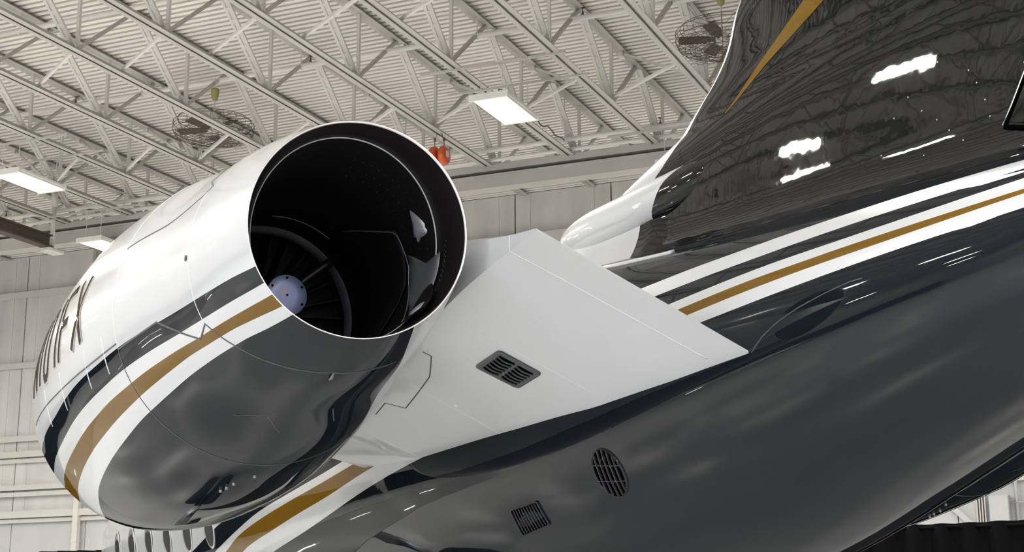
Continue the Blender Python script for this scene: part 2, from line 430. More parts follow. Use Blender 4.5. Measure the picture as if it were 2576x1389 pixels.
def lamp(x, y, z, label, group=None, rods=True, ld=None, cord=False):
    t = empty('strip_lamp', (x, y, z)); tag(t, label, 'ceiling lamp', group)
    link_obj('housing', LH, t)
    for s in range(6):
        o = link_obj('lamp_tube', LT, t); o.location = (-0.258+s*0.1033, 0, -0.006)
    lo = bpy.data.objects.new('lamp_light', ld or LAMP_L); COL.objects.link(lo); lo.parent = t; lo.location = (0, 0, -0.040)
    if cord:                                # supply cord looped along the nearest truss chord
        rc = random.Random(5); pts = [(-0.25, 0.6, 0.08), (-0.4, 0.8, 0.5)]
        for i in range(22):
            pts.append((-0.58+0.04*rc.random(), 1.0+i*0.155, ZB-z+0.11+0.035*math.sin(i*1.3)+0.03*rc.random()))
        c = MB(); c.tube(pts, 0.012, 6); c.obj('supply_cord', 'wire', t, True)
    if rods:
        for dx, dy in ((-0.2, -0.55), (0.2, -0.55), (-0.2, 0.55), (0.2, 0.55)):
            o = link_obj('hanger_rod', LR, t); o.location = (dx, dy, 0)
        for dy in (-0.55, 0.55):
            o = link_obj('support_channel', LC_, t); o.location = (0, dy, ZB-z)
G = 'fluorescent strip lamps under the trusses'
lamp(-10.02, 22.90, 10.5, 'six-tube fluorescent lamp above the engine, beside the tail fin', G, cord=True)
lamp(-20.36, 22.92, 10.5, 'six-tube fluorescent lamp at the left edge of the picture', G)
lamp(-22.02, 27.55, 10.42, 'six-tube fluorescent lamp peeking out behind the white engine cowling', G, True, LAMP_W)
lamp(-8.2, 27.4, 10.42, 'fluorescent lamp mostly hidden behind the white fin leading edge', G, True, LAMP_W)
for yy in (16.4, 10.2, 4.0, -2.2, -8.4, -14.0):
    for xx in (-40.5, -30.4, -20.36, -10.02, 0.3, 10.6):
        if xx == -20.36 and yy in (10.2, 4.0): continue
        if xx == -10.02 and yy == 10.2: xx = -4.0
        lamp(xx, yy, 10.5, 'fluorescent lamp outside the pictured part of the roof', 'fluorescent lamps beyond the picture', False)
for xx, yy in ((-17.9, 5.7), (-21.3, 7.9), (-20.4, 1.0)): lamp(xx, yy, 10.5, 'fluorescent lamp outside the pictured part of the roof', 'fluorescent lamps beyond the picture', False)
for xx in (-40.5, -30.4, 0.3, 10.6): lamp(xx, 22.9, 10.5, 'fluorescent lamp outside the pictured part of the roof', 'fluorescent lamps beyond the picture', False)

# caged ceiling fans
def fan(x, y, z, rz, label):
    t = empty('ceiling_fan', (x, y, z), rz); tag(t, label, 'ceiling fan', 'caged ceiling fans')
    b = MB(); b.tube([(0, 0, -0.10), (0, 0, -0.08), (0, 0, 0.05), (0, 0, 0.10), (0, 0, 0.12)], [0.05, 0.11, 0.12, 0.09, 0.03], 16); b.obj('motor_hub', 'lampbox', t, True)
    b = MB(); b.tube([(0, 0, 0.1), (0, 0, 0.70)], 0.012, 8); b.obj('down_rod', 'pipe', t)
    b = MB(); b.tube([(0, 0, 0.62), (0, 0, 0.66), (0, 0, 0.80), (0, 0, 0.86)], [0.03, 0.06, 0.085, 0.09], 12); b.obj('rod_mount', 'yellow', t, True)
    bl = MB()
    prof = [(0.10, 0.035), (0.2, 0.05), (0.32, 0.095), (0.70, 0.11), (0.74, 0.095)]
    vs = []
    for px, hw in prof:
        for s, zz in ((-1, -0.02), (1, 0.03)):
            vs += [(px, s*hw, zz), (px, s*hw, zz+0.012)]
    fs = []
    for i in range(len(prof)-1):
        a = 4*i; c = 4*(i+1)
        fs += [(a, c, c+2, a+2), (a+1, a+3, c+3, c+1), (a, a+1, c+1, c), (a+2, c+2, c+3, a+3)]
    fs += [(0, 2, 3, 1), (len(vs)-4, len(vs)-3, len(vs)-1, len(vs)-2)]
    bl.add(vs, fs); bm_ = bl.me('fan_blade', 'blade')
    for k in range(5):
        o = link_obj('fan_blade', bm_, t); o.rotation_euler = (0, 0, k*math.pi*0.4)
    g = MB()
    R = 0.80
    def ring(r, zz): g.tube([(r*math.cos(a), r*math.sin(a), zz) for a in np.linspace(0, 2*math.pi, 33)], 0.006, 4, caps=False)
    for r, zz in ((R, 0.12), (R, -0.02), (R*0.93, -0.12), (R*0.7, -0.17), (R*0.45, -0.19), (R*0.2, -0.2), (R*0.9, 0.2)): ring(r, zz)
    for k in range(20):
        a = k*math.pi/10; c, s = math.cos(a), math.sin(a)
        g.tube([(0.05*c, 0.05*s, -0.205), (R*0.45*c, R*0.45*s, -0.19), (R*0.93*c, R*0.93*s, -0.12), (R*c, R*s, 0.0), (R*c, R*s, 0.12), (R*0.9*c, R*0.9*s, 0.2), (0.2*c, 0.2*s, 0.22)], 0.005, 4, caps=False)
    # chain-link netting stretched under the cage
    for d in np.arange(-0.75, 0.76, 0.1):
        L = math.sqrt(max(0.0, 0.78**2-d*d))
        g.tube([(d, -L, -0.1), (d*0.98, -L*0.4, -0.2), (d*0.98, L*0.4, -0.2), (d, L, -0.1)], 0.004, 4, caps=False)
        g.tube([(-L, d, -0.1), (-L*0.4, d*0.98, -0.2), (L*0.4, d*0.98, -0.2), (L, d, -0.1)], 0.004, 4, caps=False)
    go = g.obj('wire_guard', 'wire', t); go['kind'] = 'stuff'
fan(-16.96, 24.26, 11.52, -0.41, 'caged ceiling fan with brown blades above the engine cowling')
fan(-6.42, 24.0, 11.60, 0.9, 'caged ceiling fan half hidden behind the tail fin')

# orange cord reels hanging from a truss
rl = empty('cord_reel', (-12.48, 25.36, 10.72)); tag(rl, 'orange cord reel pair hanging from a truss above the engine', 'cord reel')
for dx, dz, nm in ((-0.10, 0.0, 'reel_drum'), (0.10, -0.02, 'reel_drum')):
    b = MB(); b.tube([(dx-0.075, 0, dz), (dx-0.07, 0, dz), (dx-0.03, 0, dz), (dx+0.03, 0, dz), (dx+0.07, 0, dz), (dx+0.075, 0, dz)], [0.10, 0.155, 0.185, 0.185, 0.15, 0.09], 24)
    b.obj(nm, 'orange', rl, True)
    c = MB(); c.tube([(dx, 0, dz+0.17), (dx, 0, dz+0.30), (0.4*dx, 0, ZB-10.72+0.02)], 0.008, 6); c.tube([(dx, 0, dz+0.30), (dx, 0, dz+0.36)], 0.025, 8); c.obj('hanger_hook', 'wire', rl)
b = MB(); pts = [(0.175, -0.075+0.02*math.cos(a)*0-0.0, 0) for a in (0,)]
b.add([(0.182, -0.085, 0.05), (0.182, 0.03, 0.07), (0.182, 0.06, -0.02), (0.182, 0.0, -0.07), (0.182, -0.07, -0.05), (0.176, -0.085, 0.05), (0.176, 0.03, 0.07), (0.176, 0.06, -0.02), (0.176, 0.0, -0.07), (0.176, -0.07, -0.05)],
      [(0, 4, 3, 2, 1), (0, 1, 6, 5), (1, 2, 7, 6), (2, 3, 8, 7), (3, 4, 9, 8), (4, 0, 5, 9)])
b.obj('paper_label', 'label', rl)

# brown crane rail at the left, with its white hanger post
cr = empty('crane_rail', (-23.4, 21.0, 10.6)); tag(cr, 'dark brown steel rail hanging below the trusses at far left', 'crane rail')
b = MB(); b.box(-0.10, 0.10, -8.0, 6.15, 0.12, 0.15); b.box(-0.015, 0.015, -8.0, 6.15, -0.12, 0.12); b.box(-0.12, 0.12, -8.0, 6.15, -0.16, -0.12)
b.obj('rail_beam', 'rust', cr)
b = MB(); b.box(-0.16, 0.16, 6.0, 6.5, -0.24, -0.17); b.obj('rail_end_stop', 'pipe', cr)
b = MB(); b.tube([(0.0, 6.25, -0.2), (0.0, 6.25, 1.1)], 0.055, 12); b.tube([(0, 6.25, 0.85), (0, 6.25, 1.25)], 0.075, 12); b.obj('hanger_post', 'pipe', cr, True)

# downpipe, small cabinet, conduits on the wall
t = empty('downpipe', (-27.6, 33.84, 0)); tag(t, 'pale vertical downpipe on the back wall at left', 'pipe')
b = MB(); b.box(-0.085, 0.085, -0.07, 0.07, 0.0, 12.4); b.obj('pipe_run', 'pipe', t)
for z in (2.0, 4.2, 7.0, 9.3):
    b = MB(); b.box(-0.09, 0.09, -0.08, 0.08, z, z+0.06); b.obj('wall_clamp', 'pipe', t)
t = empty('wall_cabinet', (-3.46, 33.72, 3.65)); tag(t, 'white electrical cabinet on the wall below the tail', 'cabinet')
b = MB(); b.box(-0.2, 0.2, -0.14, 0.28, 0.0, 0.83); b.obj('cabinet_body', 'wallw', t)
b = MB(); b.box(-0.185, 0.185, -0.16, -0.14, 0.02, 0.81); b.obj('cabinet_door', 'wallw', t)
t = empty('wall_conduit', (-3.12, 33.88, 0)); tag(t, 'white vertical conduit beside the wall cabinet', 'conduit')
b = MB(); b.tube([(0, 0, 0), (0, 0, 12.4)], 0.036, 8); b.obj('pipe_run', 'wallw', t, True)
b = MB(); b.tube([(-0.14, -0.035, 4.33), (1.1, -0.035, 4.33)], 0.02, 8); b.obj('side_branch', 'wallw', t, True)
t = tag(MB.obj((lambda q: (q.bar((-4.5, 33.88, 4.34), (-3.72, 33.88, 3.55), 0.06, 0.12), q)[1])(MB()), 'wall_brace', 'wallw'), 'white diagonal brace on the wall beside the cabinet', 'wall brace')
for dx in range(4):
    tag(MB.obj((lambda q: (q.box(-3.95+dx*0.055, -3.925+dx*0.055, 33.86, 34.0, 3.6, 4.9), q)[1])(MB()), 'wall_rib', 'girt'), '%s thin vertical wall rib counted from the diagonal brace towards the cabinet' % ('first', 'second', 'third', 'fourth')[dx], 'wall rib', 'thin wall ribs beside the cabinet')

# black drapes along the walls
def drape(p0, p1, h, label):
    p0 = Vector(p0); p1 = Vector(p1); L = (p1-p0).length; d = (p1-p0).normalized(); nrm = Vector((-d.y, d.x, 0))
    n = int(L/0.07); vs = []; rnd = random.Random(3)
    ph = 0
    for i in range(n+1):
        ph += 0.9+0.5*rnd.random()
        off = 0.07*math.sin(ph)
        p = p0+d*(L*i/n)+nrm*off
        vs += [(p.x, p.y, 0.02), (p.x+0.3*off*nrm.x, p.y+0.3*off*nrm.y, h+0.015*math.sin(i*0.11))]
    fs = [(2*i, 2*i+2, 2*i+3, 2*i+1) for i in range(n)]
    t = empty('black_drape', (0, 0, 0)); tag(t, label, 'curtain', 'black drapes around the hangar')
    b = MB(); b.add(vs, fs); b.obj('cloth', 'drape', t, True)
    b = MB(); b.tube([p0+Vector((0, 0, h-0.06)), p1+Vector((0, 0, h-0.06))], 0.02, 8); b.obj('curtain_rail', 'drape', t)
    k = int(L/3)
    pm = MB(); pm.tube([(0, 0, 0.0), (0, 0, h-0.05)], 0.02, 8); pm.tube([(0, 0, 0), (0, 0, 0.03)], 0.2, 12); pmm = pm.me('stand_pole', 'drape')
    for i in range(k+1):
        o = link_obj('stand_pole', pmm, t); o.location = p0+d*(L*i/k)-nrm*0.0
drape((-42, 20.5, 0), (20.5, 20.5, 0), 3.05, 'long black pleated drape standing behind the jet, below the wall')
drape((-42.5, -16.0, 0), (-42.5, 20.0, 0), 3.05, 'long black pleated drape along the left side, out of the picture')
b = MB(); b.box(-9.0, 16, 12.4, 20.2, -0.002, 0.004)  # out of view, added so belly and keel reflect a darker floor
struct(b.obj('floor_dark_sheet', 'darkfloor'), 'unseen dark sheet added on the floor to darken reflections in the jet')

# ------------------------------------------------------------------ business jet
YAW = 0.86297
LC = 4.62                                            # fuselage centre line, metres right of the camera
FW = Vector((-math.sin(YAW), math.cos(YAW), 0)); RT = Vector((math.cos(YAW), math.sin(YAW), 0))
jet = empty('business_jet', FW*9+RT*LC, YAW+math.pi/2)
tag(jet, 'charcoal and white twin-engine business jet seen from behind its left engine', 'airplane')
def L(p):                                            # (forward, right, up) -> jet-local
    return (p[0]-9.0, LC-p[1], p[2])
def LL(a): return [L(p) for p in a]

# ---- fuselage loft
FQ = [2.0, 3.0, 3.8, 4.68, 5.375, 6.09, 7.0, 8.0, 9.0, 10., 16.5, 17.5, 18.5, 19.5, 20.4, 21.0]
FTOP = [3.36, 3.45, 3.51, 3.585, 3.64, 3.69, 3.765, 3.85, 3.89, 3.9, 3.9, 3.84, 3.68, 3.4, 3.0, 2.6]
FBOT = [3.13, 2.99, 2.75, 2.465, 2.235, 2.01, 1.8, 1.68, 1.65, 1.65, 1.65, 1.66, 1.72, 1.85, 2.05, 2.35]
FWID = [.13, .28, .44, .62, .745, .86, .97, 1.05, 1.1, 1.11, 1.11, 1.07, .96, .75, .42, .1]
def fsec(q):
    t = pchip(FQ, FTOP, q); bo = pchip(FQ, FBOT, q); return (t+bo)/2, (t-bo)/2, pchip(FQ, FWID, q)
def fsurf(q, th, off=0.0):
    hc, v, w = fsec(np.asarray(q, float))
    return np.stack([np.asarray(q, float)+0*hc, LC-(w+off)*np.cos(th), hc+(v+off)*np.sin(th)], -1)
FS = [  # stripe edges as (station, angle) from tail to nose
 [(2, 62), (4.23, 51.3), (4.73, 48), (5.26, 44.2), (5.73, 41.5), (6.07, 39.7), (6.48, 36.5), (8.5, 24), (11, 6), (13.14, -8.6), (14.22, -17), (16, -29), (18, -40), (21, -50)],
 [(2, 52), (4.18, 41.2), (4.46, 38.6), (5.0, 36.3), (5.55, 33.9), (5.88, 32.7), (6.3, 30.4), (8.5, 18), (11, 2.5), (12.92, -9.4), (13.93, -18.4), (16, -33), (18, -44), (21, -54)],
 [(2, 42), (4.14, 32.7), (4.31, 31.6), (4.74, 29.4), (5.1, 28.5), (5.4, 28.0), (5.71, 26.9), (6.14, 24.7), (8.5, 10), (10.01, 0.6), (10.79, -3.3), (11.73, -8), (12.48, -14), (12.93, -18), (15, -36), (18, -50), (21, -60)],
 [(2, 32), (4.12, 25.1), (4.6, 24.4), (4.9, 24.2), (5.17, 23.8), (5.58, 23.1), (6.04, 21.2), (8.5, 6), (9.79, -1.3), (10.24, -3.7), (11.1, -7.8), (11.76, -11.3), (12.41, -15.9), (12.85, -21), (15, -42), (18, -56), (21, -66)],
 [(2, 27), (4.11, 22.0), (4.49, 20.7), (4.79, 20.0), (5.16, 19.7), (5.56, 18.9), (5.95, 17.6), (7.5, 8), (9.31, -3.2), (10.13, -8.8), (10.85, -12.7), (11.51, -16.6), (12.25, -21.2), (12.42, -22.9), (15, -48), (18, -62), (21, -72)],
 [(2, 15), (4.1, 13.6), (4.78, 14.0), (5.14, 13.8), (5.54, 13.3), (5.85, 12.9), (7, 5), (8.53, -3.8), (9.31, -8.9), (10.07, -14.6), (10.66, -18.8), (11.62, -24.9), (13, -36), (15, -54), (18, -68), (21, -78)]]
qs = np.unique(np.concatenate([np.linspace(2, 8, 60), np.linspace(8, 16, 48), np.linspace(16, 21, 40), [7.7]]))
NB = [10, 3, 4, 4, 2, 3, 26]
bands = ['top', 'white', 'dark', 'white', 'gold', 'white', 'dark']
edges = [np.radians(pchip(*zip(*e), qs)) for e in FS]
edges = [np.full_like(qs, math.pi/2)]+edges+[np.full_like(qs, -math.pi/2)]
rows = []; rb = []
for k in range(7):
    for j in range(NB[k]):
        rows.append(edges[k]+(edges[k+1]-edges[k])*j/NB[k]); rb.append(bands[k])
rows.append(edges[-1])
for i in range(len(rows)-2, 0, -1):                      # mirrored right half
    rows.append(math.pi-rows[i]); 
rb2 = rb+rb[::-1]
nr = len(rows); nq = len(qs)
vs = []
for i in range(nr): vs += LL(fsurf(qs, rows[i]))
fs = []; fm = []
MI = {'white': 0, 'dark': 1, 'gold': 2}
for i in range(nr):
    i2 = (i+1) % nr
    for j in range(nq-1):
        fs.append((i*nq+j, i*nq+j+1, i2*nq+j+1, i2*nq+j))
        bd = rb2[i]
        if bd == 'top': bd = 'dark' if qs[j] < 7.69 else 'white'
        fm.append(MI[bd])
fs += [tuple(i*nq for i in range(nr)), tuple(i*nq+nq-1 for i in range(nr-1, -1, -1))]; fm += [1, 0]
fus = link_obj('fuselage', mesh('fuselage', vs, fs, ['white', 'dark', 'gold'], fm, True), jet)
fus['label'] = 'charcoal fuselage with white and gold stripes'

def fpatch(poly, off):                                   # rim-to-centre fan on the fuselage skin
    return [L(fsurf(q, math.radians(t), off).tolist()) for q, t in poly]

# cabin windows
for k in range(6):
    qc = 13.24+0.76*k; tc_ = -9.5+0.25*k
    n = 24
    ring = [(qc+0.155*math.cos(a), tc_+9.6*math.sin(a)) for a in np.linspace(0, 2*math.pi, n, endpoint=False)]
    inn = [(qc+0.135*math.cos(a), tc_+8.6*math.sin(a)) for a in np.linspace(0, 2*math.pi, n, endpoint=False)]
    v0 = fpatch(ring, 0.0); v1 = fpatch(ring, 0.006); v2 = fpatch(inn, 0.006)
    w = link_obj('cabin_window', mesh('cabin_window', v0+v1+v2, [(i, (i+1) % n, n+(i+1) % n, n+i) for i in range(n)]+[(n+i, n+(i+1) % n, 2*n+(i+1) % n, 2*n+i) for i in range(n)], 'white', None, True), jet)
    link_obj('window_pane', mesh('window_pane', fpatch(inn, 0.003)+fpatch([(qc, tc_)], 0.004), [(i, (i+1) % n, n) for i in range(n)], 'glass', None, True), w)

# oval vent with crossed slats on the lower side
OVC, OA, OB = (6.615, -23.4), 0.104, 7.6
def ovp(u, v, off):                                       # u along the fuselage, v up; unit disc, sheared like the real outline
    return L(fsurf(OVC[0]+OA*u-0.012*v*0, math.radians(OVC[1]+OB*v+1.5*u), off).tolist())
n = 32; A_ = np.linspace(0, 2*math.pi, n, endpoint=False)
rim = [ovp(1.06*math.cos(a), 1.06*math.sin(a), 0.0) for a in A_]+[ovp(1.04*math.cos(a), 1.04*math.sin(a), 0.010) for a in A_]+[ovp(math.cos(a), math.sin(a), 0.010) for a in A_]+[ovp(math.cos(a), math.sin(a), 0.001) for a in A_]
fcs = []
for k in range(3): fcs += [(k*n+i, k*n+(i+1) % n, (k+1)*n+(i+1) % n, (k+1)*n+i) for i in range(n)]
ov = link_obj('oval_vent', mesh('oval_vent', rim, fcs, 'dark', None, True), jet); ov['label'] = 'oval grilled vent on the charcoal side'
link_obj('vent_opening_shade', mesh('vent_opening_shade', [ovp(math.cos(a), math.sin(a), 0.0015) for a in A_]+[ovp(0, 0, 0.0015)], [(i, (i+1) % n, n) for i in range(n)], 'hole'), ov)  # black sheet on the skin in place of a shaded opening
def strip3(f, p, q, w, offs, name, m, parent, nseg=6):
    """thin upright slat between two (u,v) points of a surface map f(u,v,off)"""
    p = np.array(p, float); q = np.array(q, float); d = (q-p)/np.linalg.norm(q-p); nn = np.array([-d[1], d[0]])*w/2
    v = []
    for i in range(nseg+1):
        c = p+(q-p)*i/nseg
        for s, o in ((-1, offs[0]), (-1, offs[1]), (1, offs[1]), (1, offs[0])):
            e = c+nn*s; v.append(f(e[0], e[1], o))
    fc = []
    for i in range(nseg):
        a = 4*i; c = a+4
        fc += [(a, a+1, c+1, c), (a+1, a+2, c+2, c+1), (a+2, a+3, c+3, c+2)]
    fc += [(0, 3, 2, 1), (4*nseg, 4*nseg+1, 4*nseg+2, 4*nseg+3)]
    return link_obj(name, mesh(name, v, fc, m), parent)
for u in (-0.66, -0.33, 0.0, 0.33, 0.66):
    h = math.sqrt(1-u*u)
    strip3(ovp, (u, -h), (u, h), 0.032, (0.002, 0.011), 'vent_slat', 'slat', ov)
for v in (-0.33, 0.33):
    h = math.sqrt(1-v*v)
    strip3(ovp, (-h, v), (h, v), 0.02, (0.002, 0.010), 'vent_slat', 'slat', ov)

# square louvred vent
SQ = [(7.578, -25.2), (7.308, -24.7), (7.288, -32.2), (7.573, -33.3)]      # fwd-top, aft-top, aft-bottom, fwd-bottom
def sqp(u, v, off):
    a = np.array(SQ); p = a[0]*(1-u)*(1-v)+a[1]*u*(1-v)+a[2]*u*v+a[3]*(1-u)*v
    return L(fsurf(p[0], math.radians(p[1]), off).tolist())
def rr(u0, u1, r, n=5):                                    # rounded square in 0..1
    pts = []
    for cx, cy, a0 in ((1-r, r, -90), (1-r, 1-r, 0), (r, 1-r, 90), (r, r, 180)):
        for k in range(n):
            a = math.radians(a0+90*k/(n-1)); pts.append((u0+(u1-u0)*(cx+r*math.cos(a)), u0+(u1-u0)*(cy+r*math.sin(a))))
    return pts
o1 = rr(-0.05, 1.05, 0.08); i1 = rr(0, 1, 0.06); n = len(o1)
sv = link_obj('louvred_vent', mesh('louvred_vent', [sqp(*p, 0.0) for p in o1]+[sqp(*p, 0.008) for p in o1]+[sqp(*p, 0.008) for p in i1]+[sqp(*p, 0.001) for p in i1],
     [(k*n+i, k*n+(i+1) % n, (k+1)*n+(i+1) % n, (k+1)*n+i) for k in range(3) for i in range(n)], 'dark', None, False), jet); sv['label'] = 'square louvred vent low on the charcoal side'
link_obj('vent_opening_shade', mesh('vent_opening_shade', [sqp(*p, 0.0015) for p in i1], [tuple(range(n))], 'hole'), sv)  # shaded depth behind the slats, as a flat black sheet
for k in range(9):
    u = (k+0.75)/9.6
    strip3(sqp, (u, 0.02), (u, 0.98), 0.012, (0.002, 0.007), 'vent_slat', 'slat', sv)

# ---- engine nacelle
NS = [0, .45, .9, 1.3, 1.75, 2.2, 2.6, 3.05, 3.5]
NR = [.5, 0.60485, 0.67055, 0.75889, 0.82353, 0.86869, 0.87641, 0.866, 0.81775]
EQ, ER, EH = 6.19332, 2.27681, 3.42045
def ncen(s): s = np.asarray(s, float); return EQ+s, ER-(-0.0003*s+0.00138*s*s), EH-0.09504*s+0.00295*s*s
def nrad(s): return spline(NS, NR, s)
def nsurf(s, th, off=0.0, R=None):
    s = np.atleast_1d(np.asarray(s, float)); th = np.asarray(th, float)
    r_ = (nrad(s) if R is None else R)+off
    l = r_*np.cos(th); u = r_*np.sin(th); c = ncen(s)
    d = (0.1109*l-0.01683*u)*np.clip(1-s/1.2, 0, 1)**2
    return np.stack([c[0]+d, c[1]-l, c[2]+u], -1)
NE = [
 [(0, -24.5), (.19, -22.3), (.42, -20.9), (.7, -19.3), (1, -17.7), (1.2, -17.1), (1.45, -16.9), (1.9, -17.3), (2.33, -19), (2.66, -20.9), (3, -22.3), (3.25, -23.6), (3.5, -25)],
 [(0, -33.8), (.26, -31), (.52, -29.1), (.81, -27.2), (1.14, -25.5), (1.46, -25), (1.88, -25.7), (2.33, -27.6), (2.77, -30.4), (3.15, -33), (3.5, -36.3)],
 [(0, -40.8), (.18, -38.2), (.4, -35.8), (.65, -34), (.99, -31.6), (1.3, -30.8), (1.65, -30.8), (2.06, -32.2), (2.53, -34.8), (2.93, -37.6), (3.23, -40.5), (3.5, -44)],
 [(0, -48.5), (.18, -44.3), (.38, -40.9), (.6, -38.9), (.92, -36.9), (1.25, -36.6), (1.66, -37.3), (2.11, -39.2), (2.55, -41.9), (2.95, -45.5), (3.26, -49.3), (3.5, -53)],
 [(0, -55), (.17, -51.4), (.36, -47.6), (.7, -44.4), (1.03, -43.1), (1.44, -43.3), (1.89, -45.2), (2.31, -48), (2.74, -52.1), (3.02, -56.8), (3.33, -62.6), (3.5, -66)],
 [(0, -121), (.24, -124.5), (.54, -129), (1.0, -132), (1.6, -133), (3.5, -130)]]
ns = np.concatenate([np.linspace(0, 3.5, 72)])
nb = [56, 3, 3, 3, 3, 26, 14]
nbm = [0, 1, 0, 2, 0, 1, 0]
ed = [np.full_like(ns, 180.0)]+[pchip(*zip(*e), ns) for e in NE]+[np.full_like(ns, -180.0)]
rows = []; rm = []
for k in range(7):
    for j in range(nb[k]): rows.append(np.radians(ed[k]+(ed[k+1]-ed[k])*j/nb[k])); rm.append(nbm[k])
nr = len(rows); n = len(ns); vs = []
for r_ in rows: vs += LL(nsurf(ns, r_))
fs = []; fm = []
for i in range(nr):
    i2 = (i+1) % nr
    for j in range(n-1): fs.append((i*n+j, i2*n+j, i2*n+j+1, i*n+j+1)); fm.append(rm[i])
NAC = mesh('engine_nacelle', vs, fs, ['white', 'dark', 'gold'], fm, True)
nac = link_obj('engine_nacelle', NAC, jet); nac['label'] = 'white engine cowling with gold stripe and charcoal belly'

TH = np.linspace(math.pi, -math.pi, 97)[:-1]
def revolve(name, prof, m, parent, close=False, ths=TH, wrap=True, rake=None):
    """ring surface along (s, R) profile about the engine axis"""
    vs = []; K = len(ths)
    for n_, (s, R) in enumerate(prof):
        w = 0.0 if rake is None else rake[n_]
        vs += LL(nsurf(np.full(K, s)-w*0.067*(np.sin(ths)+np.cos(ths)), ths, 0.0, R))
    fs = []
    for a in range(len(prof)-1):
        for i in range(K if wrap else K-1):
            j = (i+1) % K; fs.append((a*K+i, (a+1)*K+i, (a+1)*K+j, a*K+j))
    if close: fs.append(tuple((len(prof)-1)*K+i for i in range(K)))
    return mesh(name, vs, fs, m, None, True)
INLET = revolve('inlet_lip', [(3.5, .81775), (3.6, .79), (3.68, .745), (3.72, .70), (3.715, .665), (3.66, .635), (3.55, .62)], 'chrome', None)
INDUCT = revolve('inlet_duct', [(3.55, .62), (3.2, .63), (2.9, .65), (2.9, .2), (3.1, .12), (3.2, .02)], 'ductdark', None, True)
LIP = revolve('nozzle_lip', [(0.004, .5), (-0.002, .4985), (-0.002, .4945), (0.01, .492)], 'lip', None)
NOZ = revolve('exhaust_nozzle', [(0.01, .492), (0.06, .481), (0.12, .470), (0.17, .463), (0.175, .455)], 'ductdark', None, rake=[0, .3, .7, 1, 1])
SLV = revolve('liner_edge_ring', [(0.172, .4605), (0.168, .459), (0.168, .4565), (0.174, .4545)], 'ductlight', None, rake=[1]*4)
LIN = revolve('exhaust_liner', [(0.174, .4545), (0.5, .458), (0.9, .468), (1.3, .482), (1.62, .49), (1.62, .22)], 'ductblack', None, rake=[1, 0, 0, 0, 0, 0])
BYP = revolve('bypass_ring', [(1.40, .481), (1.415, .462), (1.445, .455), (1.47, .462), (1.475, .485)], 'ductgrey', None)
PLUG = revolve('exhaust_plug', [(1.64, .235), (1.5, .205), (1.3, .155), (1.1, .118), (1.045, .108), (1.04, .105)], 'ductdark', None)
DISC = revolve('plug_cap', [(1.05, .107), (1.036, .106), (1.032, .102), (1.031, .05), (1.031, .006)], 'titan', None, True)
# guide vanes deep in the duct
vm = MB()
for k in range(28):
    a = 2*math.pi*k/28
    p = nsurf(1.60, a, 0, 0.235)[0]; q = nsurf(1.60, a+0.05, 0, 0.47)[0]
    p2 = nsurf(1.50, a+0.06, 0, 0.235)[0]; q2 = nsurf(1.50, a+0.12, 0, 0.47)[0]
    v = [Vector(L(x)) for x in (p, q, q2, p2)]; nn = (v[1]-v[0]).cross(v[3]-v[0]).normalized()*0.004
    vm.add([x-nn for x in v]+[x+nn for x in v], [(0, 1, 2, 3), (7, 6, 5, 4), (0, 4, 5, 1), (1, 5, 6, 2), (2, 6, 7, 3), (3, 7, 4, 0)])
VANES = vm.me('vane_ring', 'ductdark')
# radial struts holding the plug
stm = []
for a0 in (-18, 62, 134, 200, 272):
    sb = MB(); a = math.radians(a0)
    pr = [0.15, 0.25, 0.36, 0.465]
    sb.tube([L(nsurf(1.30-0.02*i, a+0.03*i, 0, r_)[0]) for i, r_ in enumerate(pr)], [0.020, 0.024, 0.022, 0.03], 10)
    stm.append(sb.me('plug_strut', 'ductdark', True))
for nm_, me_ in (('inlet_lip', INLET), ('inlet_duct', INDUCT), ('nozzle_lip', LIP), ('exhaust_nozzle', NOZ), ('liner_edge_ring', SLV), ('exhaust_liner', LIN), ('bypass_ring', BYP), ('exhaust_plug', PLUG)):
    link_obj(nm_, me_, nac)
cap = link_obj('plug_cap', DISC, nac); cap['label'] = 'heat-tinted blue metal cap at the exhaust centre'
o = link_obj('vane_ring', VANES, nac)
for me_ in stm: link_obj('plug_strut', me_, nac)
for k in range(6):
    a = math.radians(88-60*k); R = 0.089 if k < 6 else 0
    bb = MB(); c0 = L(nsurf(1.033, a, 0, 0.089)[0]); c1 = L(nsurf(1.026, a, 0, 0.089)[0]); bb.tube([c0, c1], 0.006, 10); link_obj('cap_screw', bb.me('cap_screw', 'hole'), nac)
bb = MB(); bb.tube([L(ncen(1.035)), L(ncen(1.026))], 0.005, 10); link_obj('cap_screw', bb.me('cap_screw', 'hole'), nac)

# patches and fittings on the inside wall of the nozzle (station, angle)
def wallpatch(rows_, R, m, name, parent, thick=0.004, n=8):
    """rows_: list of (s, th0, th1) degrees; a curved plate standing off the inner wall"""
    vs = []; K = n+1
    for o_ in (0, 1):
        for s, a, c in rows_:
            th = np.radians(np.linspace(a, c, K)); vs += LL(nsurf(np.full(K, s), th, 0, R-(thick if o_ else 0)))
    m0 = len(rows_)*K; fs = []
    for i in range(len(rows_)-1):
        for j in range(n):
            q_ = (i*K+j, i*K+j+1, (i+1)*K+j+1, (i+1)*K+j)
            fs.append(tuple(x+m0 for x in q_)); fs.append(q_[::-1])
    rim = [j for j in range(K)]+[i*K+n for i in range(1, len(rows_))]+[(len(rows_)-1)*K+j for j in range(n-1, -1, -1)]+[i*K for i in range(len(rows_)-2, 0, -1)]
    for i in range(len(rim)):
        a = rim[i]; c = rim[(i+1) % len(rim)]; fs.append((a, c, c+m0, a+m0))
    return link_obj(name, mesh(name, vs, fs, m, None, True), parent)
wallpatch([(.185, 181, 222), (.26, 181, 226), (.34, 181.5, 216), (.40, 177.5, 208), (.47, 172.5, 203), (.555, 167, 186)], .4545, 'ductgrey', 'bare_metal_panel', nac, 0.002, 12)
